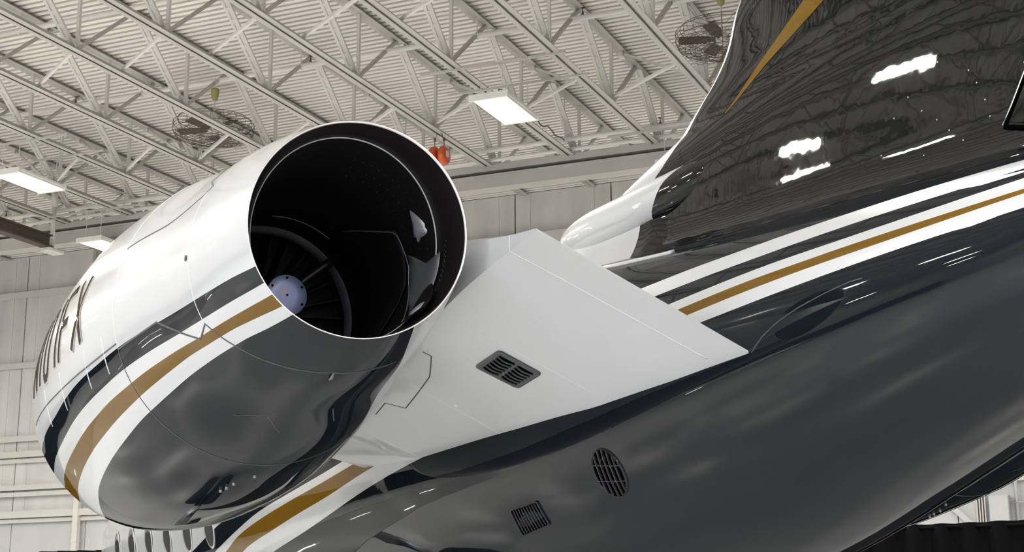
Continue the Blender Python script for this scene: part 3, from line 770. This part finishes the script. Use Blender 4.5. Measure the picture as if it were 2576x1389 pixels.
# dark inner sleeve behind the rim
wallpatch([(.575, 150, 186), (.62, 147.5, 196), (.7, 143.5, 215), (.82, 138, 240), (1.0, 128, 250), (1.18, 126, 252)], .452, 'ductblack', 'inner_sleeve', nac, 0.004, 20)
bb = MB(); rimp = [(1.0, 128.3), (.9, 133.5), (.81, 138.8), (.70, 144.8), (.60, 150.2), (.575, 153.5), (.566, 159), (.55, 168), (.535, 176), (.53, 184), (.49, 196), (.43, 207.5), (.33, 220), (.22, 230)]
bb.tube([L(nsurf(s, math.radians(t), 0, .4475)[0]) for s, t in rimp], 0.0035, 6); bb.obj('sleeve_rim', 'ductgrey', nac, True)
bb = MB(); bb.tube([L(nsurf(1.205, math.radians(t), 0, .468)[0]) for t in range(85, 260, 5)], 0.003, 6); bb.obj('sleeve_rim', 'ductgrey', nac, True)
# teardrop bracket and lower pocket
def bump(poly, R, hgt, m, name, mid=None):
    c = np.mean(np.array(poly), 0) if mid is None else np.array(mid); n = len(poly)
    lv = [(1.0, 0.0), (0.97, 0.35), (0.7, 0.8), (0.35, 1.0)]
    vs = []
    for f_, h_ in lv:
        for p in poly:
            e = c+(np.array(p)-c)*f_; vs.append(L(nsurf(e[0], math.radians(e[1]), 0, R-hgt*h_)[0]))
    vs.append(L(nsurf(c[0], math.radians(c[1]), 0, R-hgt*1.05)[0]))
    fs = []
    for k in range(3): fs += [(k*n+i, k*n+(i+1) % n, (k+1)*n+(i+1) % n, (k+1)*n+i) for i in range(n)]
    fs += [(3*n+i, 3*n+(i+1) % n, 4*n) for i in range(n)]
    return link_obj(name, mesh(name, vs, fs, m, None, True), nac)
bump([(.358, 146.6), (.375, 150), (.392, 154.8), (.41, 158.5), (.422, 161.5), (.40, 163.5), (.398, 166), (.385, 166), (.36, 164.6), (.325, 165.2), (.295, 164.8), (.285, 163.2), (.298, 161), (.290, 159), (.315, 154), (.338, 150)], .4515, 0.016, 'ductlight', 'teardrop_bracket', (.352, 160))
bump([(.29, 201), (.25, 199.5), (.21, 199.6), (.17, 203), (.13, 208), (.07, 216), (.03, 224), (.10, 232), (.2, 234), (.26, 226), (.32, 210), (.31, 204)], .4515, 0.008, 'ductblack', 'actuator_pocket')
bump([(.10, 219), (.17, 219.5), (.19, 222), (.18, 227), (.1, 230), (.06, 226)], .445, 0.012, 'ductlight', 'pocket_bracket')
rv = MB()
for k in range(46):
    s, t = .30+.02*random.random()+0.09*(k % 3), 100+1.75*k
    p = Vector(L(nsurf(s, math.radians(t), 0, .4512)[0])); q = Vector(L(nsurf(s, math.radians(t), 0, .4495)[0])); rv.tube([p, q], 0.0028, 6)
for k in range(34):
    t = 176+1.5*k; p = Vector(L(nsurf(.15+.012*(k % 2), math.radians(t), 0, .4665)[0])); q = Vector(L(nsurf(.15+.012*(k % 2), math.radians(t), 0, .4645)[0])); rv.tube([p, q], 0.003, 6)
ro = rv.obj('liner_rivets', 'rivet', nac); ro['kind'] = 'stuff'

# ---- panel seams on the cowling
def ribbon(pts, nrm, w, name, m, parent, lift=0.0012):
    pts = [Vector(p) for p in pts]; nrm = [Vector(q).normalized() for q in nrm]; v = []; fc = []
    for i, p in enumerate(pts):
        d = (pts[min(i+1, len(pts)-1)]-pts[max(i-1, 0)]).normalized(); s = d.cross(nrm[i]).normalized()*w/2
        v += [p-s-nrm[i]*0.002, p-s+nrm[i]*lift, p+s+nrm[i]*lift, p+s-nrm[i]*0.002]
    for i in range(len(pts)-1):
        a = 4*i; c = a+4; fc += [(a, a+1, c+1, c), (a+1, a+2, c+2, c+1), (a+2, a+3, c+3, c+2)]
    fc += [(0, 3, 2, 1), (len(v)-4, len(v)-3, len(v)-2, len(v)-1)]
    return link_obj(name, mesh(name, v, fc, m, None, True), parent)
def ndense(path, step=1.5):
    out = []
    for (s0, t0), (s1, t1) in zip(path[:-1], path[1:]):
        k = max(2, int(max(abs(t1-t0)/step, abs(s1-s0)/0.04)))
        out += [(s0+(s1-s0)*i/k, t0+(t1-t0)*i/k) for i in range(k)]
    return out+[path[-1]]
def nseam(path, w, m, name='panel_seam', parent=None):
    P_ = ndense(path); pts = []; nr_ = []
    for s, t in P_:
        a = nsurf(s, math.radians(t))[0]; c = nsurf(s, math.radians(t), 0.05)[0]
        pts.append(L(a)); nr_.append(Vector(L(c))-Vector(L(a)))
    return ribbon(pts, nr_, w, name, m, parent or nac)
nseam([(1.42, 75), (1.42, -17)], 0.010, 'seamlight'); nseam([(1.42, -17), (1.42, -130)], 0.007, 'seam')
nseam([(.58, 30), (.56, 8), (.55, -7), (.56, -20), (.555, -31)], 0.006, 'seamlight')
nseam([(.70, 75), (.70, 40), (.54, 32.6), (.62, 29), (.98, 23.5), (1.30, 22), (1.42, 21.4)], 0.008, 'seam')
nseam([(1.42, -17.6), (.99, -17.4), (.66, -34.9), (.55, -31.1), (.44, -48.3), (.37, -64.4), (.325, -78), (.30, -90), (.31, -111), (.34, -122)], 0.010, 'seam')
nseam([(1.42, -15.2), (2.33, -15.1), (2.7, -14.6), (3.4, -15)], 0.008, 'seam')
for s_ in (1.605, 1.885, 2.36, 2.8):
    nseam([(s_, -8.8), (s_, -23.0)], 0.012, 'seamlight', 'cowl_hinge')
nseam([(.98, -67), (.86, -78), (1.02, -88)], 0.005, 'seam'); nseam([(.75, -104), (.95, -110)], 0.005, 'seam')
bb = MB(); pp = nsurf(.585, math.radians(-1))[0]; bb.tube([L(pp), L(nsurf(.585, math.radians(-1), 0.004)[0])], 0.014, 12); bb.obj('drain_port', 'seam', nac)
for s_, t_ in ((1.58, -92), (1.72, -87), (1.80, -86), (1.86, -85)):
    bb = MB(); bb.tube([L(nsurf(s_, math.radians(t_))[0]), L(nsurf(s_, math.radians(t_), 0.014)[0])], 0.008, 10); bb.obj('drain_mast', 'ductlight', nac)
bb = MB(); bb.tube([L(nsurf(.30, math.radians(-90), 0.002)[0]), L(nsurf(.33, math.radians(-90), 0.010)[0]), L(nsurf(.36, math.radians(-90), 0.004)[0])], [0.004, 0.008, 0.004], 8); bb.obj('latch', 'ductgrey', nac)

# ---- registration letters, painted on the cowling side
GLY = {
 'N': [[(0, 0), (0, 1)], [(0, 1), (1, 0)], [(1, 0), (1, 1)]],
 '1': [[(0.5, 0), (0.5, 1)], [(0.5, 1), (0.1, 0.86)]],
 '0': [[(0, .12), (0, .88), (.2, 1), (.8, 1), (1, .88), (1, .12), (.8, 0), (.2, 0), (0, .12)]],
 'F': [[(0, 0), (0, 1)], [(0, .97), (1, .97)], [(0, .52), (.75, .52)]],
 'X': [[(0, 0), (1, 1)], [(0, 1), (1, 0)]]}
def letter(ch, sl, sr, t0=-5.4, t1=20.0):
    holder = None
    for layer, (m, w, lift, ds, dt) in enumerate((('cream', 0.066, 0.0012, -0.008, -0.55), ('taupe', 0.048, 0.0024, 0, 0))):
        b_ = MB()
        for st in GLY[ch]:
            for (x0, y0), (x1, y1) in zip(st[:-1], st[1:]):
                k = 14; a = np.array([sl+(sr-sl)*x0, t0+(t1-t0)*y0]); c = np.array([sl+(sr-sl)*x1, t0+(t1-t0)*y1])
                pts = []
                for i in range(k+1):
                    e = a+(c-a)*i/k; pts.append((e[0]+ds, e[1]+dt))
                P3 = [Vector(L(nsurf(s, math.radians(t), lift)[0])) for s, t in pts]
                N3 = [(Vector(L(nsurf(s, math.radians(t), lift+0.05)[0]))-p).normalized() for (s, t), p in zip(pts, P3)]
                v = []
                for i, p in enumerate(P3):
                    d = (P3[min(i+1, k)]-P3[max(i-1, 0)]).normalized(); sd = d.cross(N3[i]).normalized()*w/2
                    v += [p-sd, p+sd, p+sd-N3[i]*0.004, p-sd-N3[i]*0.004]
                f_ = []
                for i in range(k):
                    q = 4*i; r_ = q+4; f_ += [(q, q+1, r_+1, r_), (q+1, q+2, r_+2, r_+1), (q+3, q, r_, r_+3)]
                f_ += [(0, 3, 2, 1), (4*k, 4*k+1, 4*k+2, 4*k+3)]
                b_.add(v, f_)
        o = b_.obj('registration_letter' if layer else 'letter_outline', m, nac)
for ch, a, c in (('N', 3.27, 3.07), ('1', 3.0, 2.86), ('0', 2.79, 2.66), ('1', 2.52, 2.40), ('F', 2.35, 2.16), ('X', 2.075, 1.92)): letter(ch, a, c)

# ---- pylon between fuselage and nacelle
PQO = [5.59, 5.88, 6.45, 7.2, 8.0, 8.8, 9.45]
PRO = [2.85, 2.87, 2.90, 2.95, 3.02, 3.06, 3.08]; PHO = [3.33, 3.31, 3.255, 3.13, 2.99, 2.87, 2.84]
PUO = [3.338, 3.38, 3.475, 3.54, 3.50, 3.30, 2.90]
PQI = [5.51, 6.0, 6.61, 7.35, 8.56, 9.4]
PI_ = fsurf(PQI, np.radians([-4.7, -3.5, -2.75, -1.95, -3.65, -2.4]))
PUI = [0.012, 0.11, 0.22, 0.32, 0.30, 0.03]
def plow(k, t, up=0.0):
    """k: 0 trailing edge .. 1 leading edge; t: 0 at the nacelle .. 1 at the fuselage; up 0 lower skin, 1 upper skin"""
    qo = 5.59+k*3.86; lo = float(pchip(PQO, PHO, qo)); hi = float(pchip(PQO, PUO, qo))
    o = np.array([qo, np.interp(qo, PQO, PRO), lo+(hi-lo)*up])
    qi = 5.51+k*3.89
    i = np.array([qi, np.interp(qi, PQI, PI_[:, 1]), np.interp(qi, PQI, PI_[:, 2])+up*float(pchip(PQI, PUI, qi))])
    return o*(1-t)+i*t
ks = np.concatenate([np.linspace(0, 1, 45)]); tsv = np.concatenate([np.linspace(0, 1, 13), [1.12]])
def PL(k, t, up=0.0): return L(plow(k, t, up))
nk = len(ks); nt_ = len(tsv); vs = []
for up in (0, 1):
    for k in ks:
        for t in tsv: vs.append(PL(k, t, up))
fs = []; m0 = nk*nt_
for i in range(nk-1):
    for j in range(nt_-1):
        a = i*nt_+j; fs.append((a, a+1, a+nt_+1, a+nt_)); fs.append((a+m0, a+nt_+m0, a+nt_+1+m0, a+1+m0))
for i in range(nk-1):
    a = i*nt_; fs.append((a, a+nt_, a+nt_+m0, a+m0))
    a = i*nt_+nt_-1; fs.append((a, a+m0, a+nt_+m0, a+nt_))
for j in range(nt_-1):
    fs.append((j, j+m0, j+1+m0, j+1)); a = (nk-1)*nt_+j; fs.append((a, a+1, a+1+m0, a+m0))
PYM = mesh('engine_pylon', vs, fs, 'white')
bmp = bmesh.new(); bmp.from_mesh(PYM); bmesh.ops.recalc_face_normals(bmp, faces=bmp.faces); bmp.to_mesh(PYM); bmp.free()
pyl = link_obj('engine_pylon', PYM, jet); pyl['label'] = 'white wedge pylon joining engine and fuselage'
def pnorm(k, t):
    a = Vector(PL(k, t)); u = Vector(PL(k+0.01, t))-a; v = Vector(PL(k, t+0.02))-a; n_ = u.cross(v).normalized()
    return n_ if n_.z < 0 else -n_
def pseam(path, w, m, name='panel_seam', n=14):
    pts = []; nn = []
    for (k0, t0), (k1, t1) in zip(path[:-1], path[1:]):
        for i in range(n): e = (k0+(k1-k0)*i/n, t0+(t1-t0)*i/n); pts.append(PL(*e)); nn.append(pnorm(*e))
    pts.append(PL(*path[-1])); nn.append(pnorm(*path[-1]))
    return ribbon(pts, nn, w, name, m, pyl)
pseam([(.079, 0.0), (.069, .25), (.060, .6), (.052, .95)], 0.009, 'seamlight')
ribbon([PL(.079, 0.0, u) for u in (0, .25, .5, .75, 1)], [Vector((0, 1, 0))]*5, 0.009, 'panel_seam', 'seamlight', pyl)
pseam([(.424, .091), (.421, .151), (.477, .255), (.612, .339), (.632, .174), (.684, .202)], 0.007, 'seam')
pseam([(.53, .2), (.52, 1.0)], 0.004, 'seamlight'); pseam([(.291, .25), (.256, .93)], 0.003, 'seamlight'); pseam([(.76, .3), (.77, .96)], 0.006, 'seamlight')
bb = MB(); a = Vector(PL(.514, .575)); bb.tube([a, a+pnorm(.514, .575)*0.006], [0.014, 0.010], 12); bb.obj('access_stud', 'seamlight', pyl)
# louvred vent in the pylon underside
VC = [(.301, .387), (.288, .652), (.362, .676), (.378, .388)]
def vmap(u, v, off):
    a = np.array(VC); e = a[0]*(1-u)*(1-v)+a[1]*u*(1-v)+a[2]*u*v+a[3]*(1-u)*v
    p = Vector(PL(*e))+pnorm(*e)*off; return tuple(p)
o1 = rr(0, 1, 0.10); n = len(o1)
slots = []
pv = MB(); pv.add([vmap(*p, 0.0) for p in o1]+[vmap(*p, 0.006) for p in o1]+[vmap(0.04+0.92*p[0], 0.04+0.92*p[1], 0.009) for p in o1], [(k*n+i, k*n+(i+1) % n, (k+1)*n+(i+1) % n, (k+1)*n+i) for k in range(2) for i in range(n)]+[tuple(2*n+i for i in range(n))])
vent = pv.obj('pylon_vent', 'grill', jet); vent['label'] = 'dark grey louvred vent plate'
for cx_ in (0.115, 0.535):
    for k in range(6):
        v0 = 0.13+k*0.128; sl = MB(); N_ = 10
        bot = [(cx_+0.35*i/N_, v0) for i in range(N_+1)]; top = [(cx_+0.35*i/N_, v0+0.098*math.sin(math.pi*min(1, max(0, (i/N_)*0.9+0.06)))**0.6) for i in range(N_+1)]
        sl.add([vmap(*p, 0.0096) for p in bot]+[vmap(*p, 0.0096) for p in top], [(i, i+1, N_+2+i, N_+1+i) for i in range(N_)])
        so = sl.obj('vent_slot_shade', 'hole', vent)  # slot depth is a black sheet on the plate
        hd = MB(); hd.add([vmap(*p, 0.0090) for p in top]+[vmap(p[0], p[1]-0.006, 0.020) for p in top]+[vmap(p[0], p[1]+0.035, 0.0095) for p in top],
                          [(i, i+1, N_+2+i, N_+1+i) for i in range(N_)]+[(N_+1+i, N_+2+i, 2*N_+3+i, 2*N_+2+i) for i in range(N_)])
        hd.obj('vent_louvre', 'grill', vent, True)

# ---- vertical fin, rudder, dorsal intake
LEH = [3.4, 3.9, 4.15, 4.29, 4.36, 4.41, 4.443, 4.542, 4.585, 4.693, 4.826, 4.994, 5.067, 6.0, 7.0]
LEQ = [8.45, 8.3, 8.1, 7.86, 7.58, 7.36, 7.215, 7.04, 6.968, 6.80, 6.673, 6.587, 6.53, 5.95, 5.35]
TEH = [3.3, 5.0, 7.0]; TEQ = [2.4, 2.0, 1.5]
def le(h): return float(pchip(LEH, LEQ, h))
def te(h): return float(np.interp(h, TEH, TEQ))
def naca(x): x = np.clip(x, 0, 1); return 5*(.2969*np.sqrt(x)-.126*x-.3516*x*x+.2843*x**3-.1036*x**4)
def ftop(q): return float(pchip(FQ, FTOP, q))
def fin_t(q, h):
    a, c = le(h), te(h); ch = a-c; x = (a-q)/ch
    base = 0.085*ch*0.5*2*float(naca(x))*min(1.0, 1.0)
    d = max(0.0, h-(ftop(q)-0.04)); fl = 0.13*math.exp(-d/0.05)*min(1, max(0, (a-q)/0.35))*min(1, max(0, (q-c)/0.4))
    return base*0.55+fl
hs = np.concatenate([np.linspace(3.42, 4.2, 32), np.linspace(4.23, 5.1, 30), np.linspace(5.2, 7.0, 12)])
BOF = lambda h: float(np.interp(h, [3.4, 4.3, 4.40, 4.45, 4.53, 4.61, 4.80, 5.05, 7], [0.9, 0.62, 0.30, 0.155, 0.10, 0.085, 0.075, 0.06, 0.06]))
NX0, NX1 = 10, 46
vs = []; fs = []; fm = []
for side in (-1, 1):
    base = len(vs)
    for h in hs:
        a, c = le(h), te(h); bo = BOF(h)
        qq = [a-bo*(i/NX0)**1.6 for i in range(NX0)]+[a-bo-(a-bo-c)*(i/NX1) for i in range(NX1+1)]
        for q in qq: vs.append(L((q, LC+side*fin_t(q, h), h)))
    w_ = NX0+NX1+1
    for i in range(len(hs)-1):
        for j in range(w_-1):
            f_ = (base+i*w_+j, base+i*w_+j+1, base+(i+1)*w_+j+1, base+(i+1)*w_+j)
            fs.append(f_ if side < 0 else f_[::-1]); fm.append(0 if j < NX0 else 1)
fin = link_obj('vertical_fin', mesh('vertical_fin', vs, fs, ['white', 'findark'], fm, True), jet); fin['label'] = 'glossy charcoal tail fin with white leading edge'
def FL(q, h, off=0.0): return L((q, LC-fin_t(q, h)-off, h))
# gold stripe on the fin
def finstrip(e0, e1, m, name, off=0.0016, n=24, k=4):
    e0 = np.array(e0); e1 = np.array(e1); u0 = np.linspace(0, 1, len(e0)); uu = np.linspace(0, 1, n)
    A0 = np.stack([np.interp(uu, u0, e0[:, i]) for i in (0, 1)], 1); u1 = np.linspace(0, 1, len(e1)); A1 = np.stack([np.interp(uu, u1, e1[:, i]) for i in (0, 1)], 1)
    vs = []
    for i in range(n):
        for j in range(k+1):
            e = A0[i]+(A1[i]-A0[i])*j/k; vs.append(FL(e[0], e[1], off))
    fs = [(i*(k+1)+j, i*(k+1)+j+1, (i+1)*(k+1)+j+1, (i+1)*(k+1)+j) for i in range(n-1) for j in range(k)]
    return link_obj(name, mesh(name, vs, fs, m, None, True), fin)
finstrip([(6.575, 4.415), (6.236, 4.598), (5.859, 4.783), (5.2, 5.11)], [(6.570, 4.408), (6.201, 4.556), (5.693, 4.717), (4.9, 5.02)], 'goldfin', 'gold_stripe')
# rudder: proud panel behind a dark gap
def hinge(h): return 4.535-(h-3.715)*0.70
rvs = []; rhs = np.linspace(3.0, 5.2, 24); nxr = 14
rfs = []
for side in (-1, 1):
    base = len(rvs)
    for i in range(24):
        for j in range(nxr+1):
            u = i/23; v = j/nxr
            q0 = hinge(3.725+(5.6-3.725)*u); h0 = 3.725+(5.6-3.725)*u
            q1 = te(h0); q = q0-0.014+(q1-q0+0.014)*v
            h = h0-0.10*(1-u)*min(1, (q0-q)/0.3)*1.0
            off = 0.012*min(1.0, v*6) if True else 0
            rvs.append(L((q, LC+side*(max(0.004, fin_t(q, h))+0.003+off), h)))
    for i in range(23):
        for j in range(nxr):
            f_ = (base+i*(nxr+1)+j, base+i*(nxr+1)+j+1, base+(i+1)*(nxr+1)+j+1, base+(i+1)*(nxr+1)+j); rfs.append(f_ if side < 0 else f_[::-1])
rud = link_obj('rudder', mesh('rudder', rvs, rfs, 'findark', None, True), fin)
gp = []; gn = []
for i in range(20):
    h = 5.2-(5.2-3.715)*i/19; gp.append(FL(hinge(h), h, 0.002)); gn.append((0, 1, 0))
ribbon(gp, gn, 0.016, 'rudder_gap', 'hole', fin, 0.004)
ribbon([(p[0]+0.011, p[1], p[2]) for p in gp], gn, 0.006, 'rudder_edge', 'chrome', fin, 0.006)
gp = []; gn = []
for i in range(20):
    q = 4.54-1.6*i/19; h = 3.706-0.10*min(1, (4.54-q)/0.3); gp.append(FL(q, h, 0.004)); gn.append((0, 1, 0))
ribbon(gp, gn, 0.020, 'rudder_gap', 'hole', fin, 0.006)
fr = MB()
for q, h in ((5.1, 4.02), (5.02, 3.93), (4.93, 3.86), (4.86, 3.79), (4.78, 3.72), (4.72, 4.02), (4.68, 3.95), (4.64, 3.86), (4.62, 3.78), (4.9, 4.12), (5.2, 3.95), (4.45, 3.86), (4.41, 3.95), (5.02, 3.72), (5.3, 3.80)):
    a = Vector(FL(q, h, 0.0)); fr.tube([a, a+Vector((0, 0.002, 0))], 0.004, 8)
fo = fr.obj('fin_screws', 'ductlight', fin); fo['kind'] = 'stuff'

# dorsal ram-air intake pod: horizontal bullet at the fin root
PSQ = [8.595, 8.57, 8.50, 8.38, 8.2, 7.9, 7.5, 7.1, 6.9, 6.75, 6.66]
PSW = [0.01, .07, .115, .155, .185, .205, .205, .185, .16, .13, .10]
PSH = [0.01, .055, .09, .12, .14, .155, .16, .155, .14, .10, .03]
PSC = [4.14, 4.135, 4.13, 4.12, 4.115, 4.105, 4.10, 4.11, 4.13, 4.16, 4.19]
nth = 40; qp = np.unique(np.concatenate([np.linspace(6.66, 8.3, 46), np.linspace(8.3, 8.595, 22)]))
def pod_border(th): # paint edge: station as a function of the angle (0 left, 90 top)
    return float(np.interp(math.degrees(th), [-90, -60, -30, 0, 20, 45, 90], [7.34, 7.31, 7.26, 7.17, 7.10, 6.98, 6.78]))
vs = []; fs = []; fm = []
ths = [math.pi/2-2*math.pi*i/nth for i in range(nth)]
pr = list(reversed(PSQ))
g = lambda y, q: float(pchip(pr, list(reversed(y)), q))
u_ = np.linspace(0, 1, 60)
for th in ths:
    lt = th if th >= -math.pi/2 else -math.pi-th
    bq = pod_border(lt)
    qq = np.concatenate([np.linspace(6.66, bq, 24)[:-1], bq+(8.595-bq)*(1-(1-np.linspace(0, 1, 37))**1.5)])
    for q in qq:
        W, H, Cc = g(PSW, q), g(PSH, q), g(PSC, q)
        ct, st_ = math.cos(th), math.sin(th)
        vs.append(L((q, LC-W*math.copysign(abs(ct)**0.85, ct), Cc+H*math.copysign(abs(st_)**0.85, st_))))
m_ = 60
for i in range(nth):
    j = (i+1) % nth
    for k in range(m_-1): fs.append((i*m_+k, i*m_+k+1, j*m_+k+1, j*m_+k)); fm.append(1 if k < 23 else 0)
pod = link_obj('dorsal_intake', mesh('dorsal_intake', vs, fs, ['white', 'findark'], fm, True), jet); pod['label'] = 'bullet-shaped dorsal fairing, white nose and charcoal rear'
# pedestal fairing under the pod, white in front, charcoal behind
vs = []; fs = []; fm = []
qf = np.concatenate([np.linspace(6.75, 7.42, 24)[:-1], np.linspace(7.42, 8.50, 30)]); nv = 8
for side in (-1, 1):
    base = len(vs)
    for q in qf:
        tp = 4.06; bt = ftop(q)-0.16
        wt = 0.15*min(1, (8.52-q)/0.25)**0.6; wb = 0.34*min(1, max(0.02, (8.55-q)/0.5))**0.7
        if q < 7.3: fq = max(0.0, (q-6.75)/0.55)**0.8; wt *= 0.2+0.8*fq; wb *= 0.05+0.95*fq
        for j in range(nv+1):
            v = j/nv; w = wt+(wb-wt)*v**2.2; vs.append(L((q-0.05*v*(1-v)*0+0.0*v, LC+side*w, tp+(bt-tp)*v)))
    for i in range(len(qf)-1):
        for j in range(nv):
            f_ = (base+i*(nv+1)+j, base+i*(nv+1)+j+1, base+(i+1)*(nv+1)+j+1, base+(i+1)*(nv+1)+j)
            fs.append(f_ if side > 0 else f_[::-1]); fm.append(0 if i >= 23 else 1)
fair = link_obj('dorsal_fairing', mesh('dorsal_fairing', vs, fs, ['white', 'findark'], fm, True), jet)
fp = []; fn = []
for i in range(40):
    q = 8.45-(8.45-6.55)*i/39; th = math.radians(np.interp(q, [6.55, 7.2, 7.6, 8.45], [58, 61, 64, 72]))
    fp.append(L(fsurf(q, th, 0.0).tolist())); fn.append(Vector(L(fsurf(q, th, 0.05).tolist()))-Vector(L(fsurf(q, th, 0.0).tolist())))
ribbon(fp, fn, 0.035, 'fairing_flange', 'white', jet, 0.010)

# tail-side fairing crease behind the pylon
crs = [(5.49, -4.9), (5.42, -1.0), (5.32, 2.2), (5.2, 4.5), (5.05, 6.2), (4.92, 7.0), (4.85, 6.6)]
cp = []; cn = []
for q, t in ndense(crs, 1.0):
    a = Vector(L(fsurf(q, math.radians(t), 0.0).tolist())); c = Vector(L(fsurf(q, math.radians(t), 0.05).tolist())); cp.append(a); cn.append(c-a)
ribbon(cp, cn, 0.004, 'skin_crease', 'slat', jet, 0.003)

# ---- mirrored right engine and pylon
def mirror_tree(o, parent):
    c = o.copy(); COL.objects.link(c); c.parent = parent
    return c
nac2 = mirror_tree(nac, jet); nac2.scale = (1, -1, 1); nac2['label'] = 'charcoal belly of the far right engine cowling'
for ch in list(nac.children):
    if ch.name.startswith(('registration_letter', 'letter_outline')): continue
    c = ch.copy(); COL.objects.link(c); c.parent = nac2
pyl2 = mirror_tree(pyl, jet); pyl2.scale = (1, -1, 1)

# ---- wings, stabiliser and landing gear (below and above the picture, they catch and cast light)
def wing(name, root, tip, tc, m, sgn, parent):
    """root/tip: (q_le, q_te, r_offset, h)"""
    vs = []; K = 18; S_ = 10
    for i in range(S_+1):
        u = i/S_; a = root[0]+(tip[0]-root[0])*u; c = root[1]+(tip[1]-root[1])*u; r_ = root[2]+(tip[2]-root[2])*u; h = root[3]+(tip[3]-root[3])*u
        for s in (1, -1):
            for k in range(K+1):
                x = (1-math.cos(math.pi*k/K))/2; x = x if s > 0 else 1-x
                vs.append(L((a-(a-c)*x, LC+sgn*r_, h+s*tc*(a-c)*float(naca(x))*0.5)))
    w_ = 2*(K+1); fs = []
    for i in range(S_):
        for j in range(w_): fs.append((i*w_+j, i*w_+(j+1) % w_, (i+1)*w_+(j+1) % w_, (i+1)*w_+j))
    fs += [tuple(range(w_)), tuple(S_*w_+j for j in range(w_-1, -1, -1))]
    return link_obj(name, mesh(name, vs, fs, m, None, True), parent)
for sgn in (-1, 1):
    wing('wing', (15.0, 11.4, 0.3, 1.78), (10.9, 9.7, 9.4, 2.35), 0.11, 'white', sgn, jet)
    wing('tailplane', (5.6, 3.6, 0.0, 6.98), (3.9, 2.8, 3.6, 7.0), 0.09, 'white', sgn, jet)
def gear(q, r, htop, wr, name):
    g_ = MB(); g_.tube([L((q, r, htop)), L((q, r, wr))], 0.07, 12); g_.tube([L((q, r-0.2, wr)), L((q, r+0.2, wr))], 0.05, 12)
    go = g_.obj(name, 'chrome', jet, True)
    for dr in (-0.16, 0.16):
        w = MB(); w.tube([L((q, r+dr-0.09, wr)), L((q, r+dr-0.08, wr)), L((q, r+dr, wr)), L((q, r+dr+0.08, wr)), L((q, r+dr+0.09, wr))], [wr*.6, wr*.93, wr, wr*.93, wr*.6], 28); w.obj('wheel', 'rubber', go, True)
gear(11.7, LC-1.75, 1.85, 0.40, 'main_gear'); gear(11.7, LC+1.75, 1.85, 0.40, 'main_gear'); gear(18.4, LC, 1.8, 0.28, 'nose_gear')
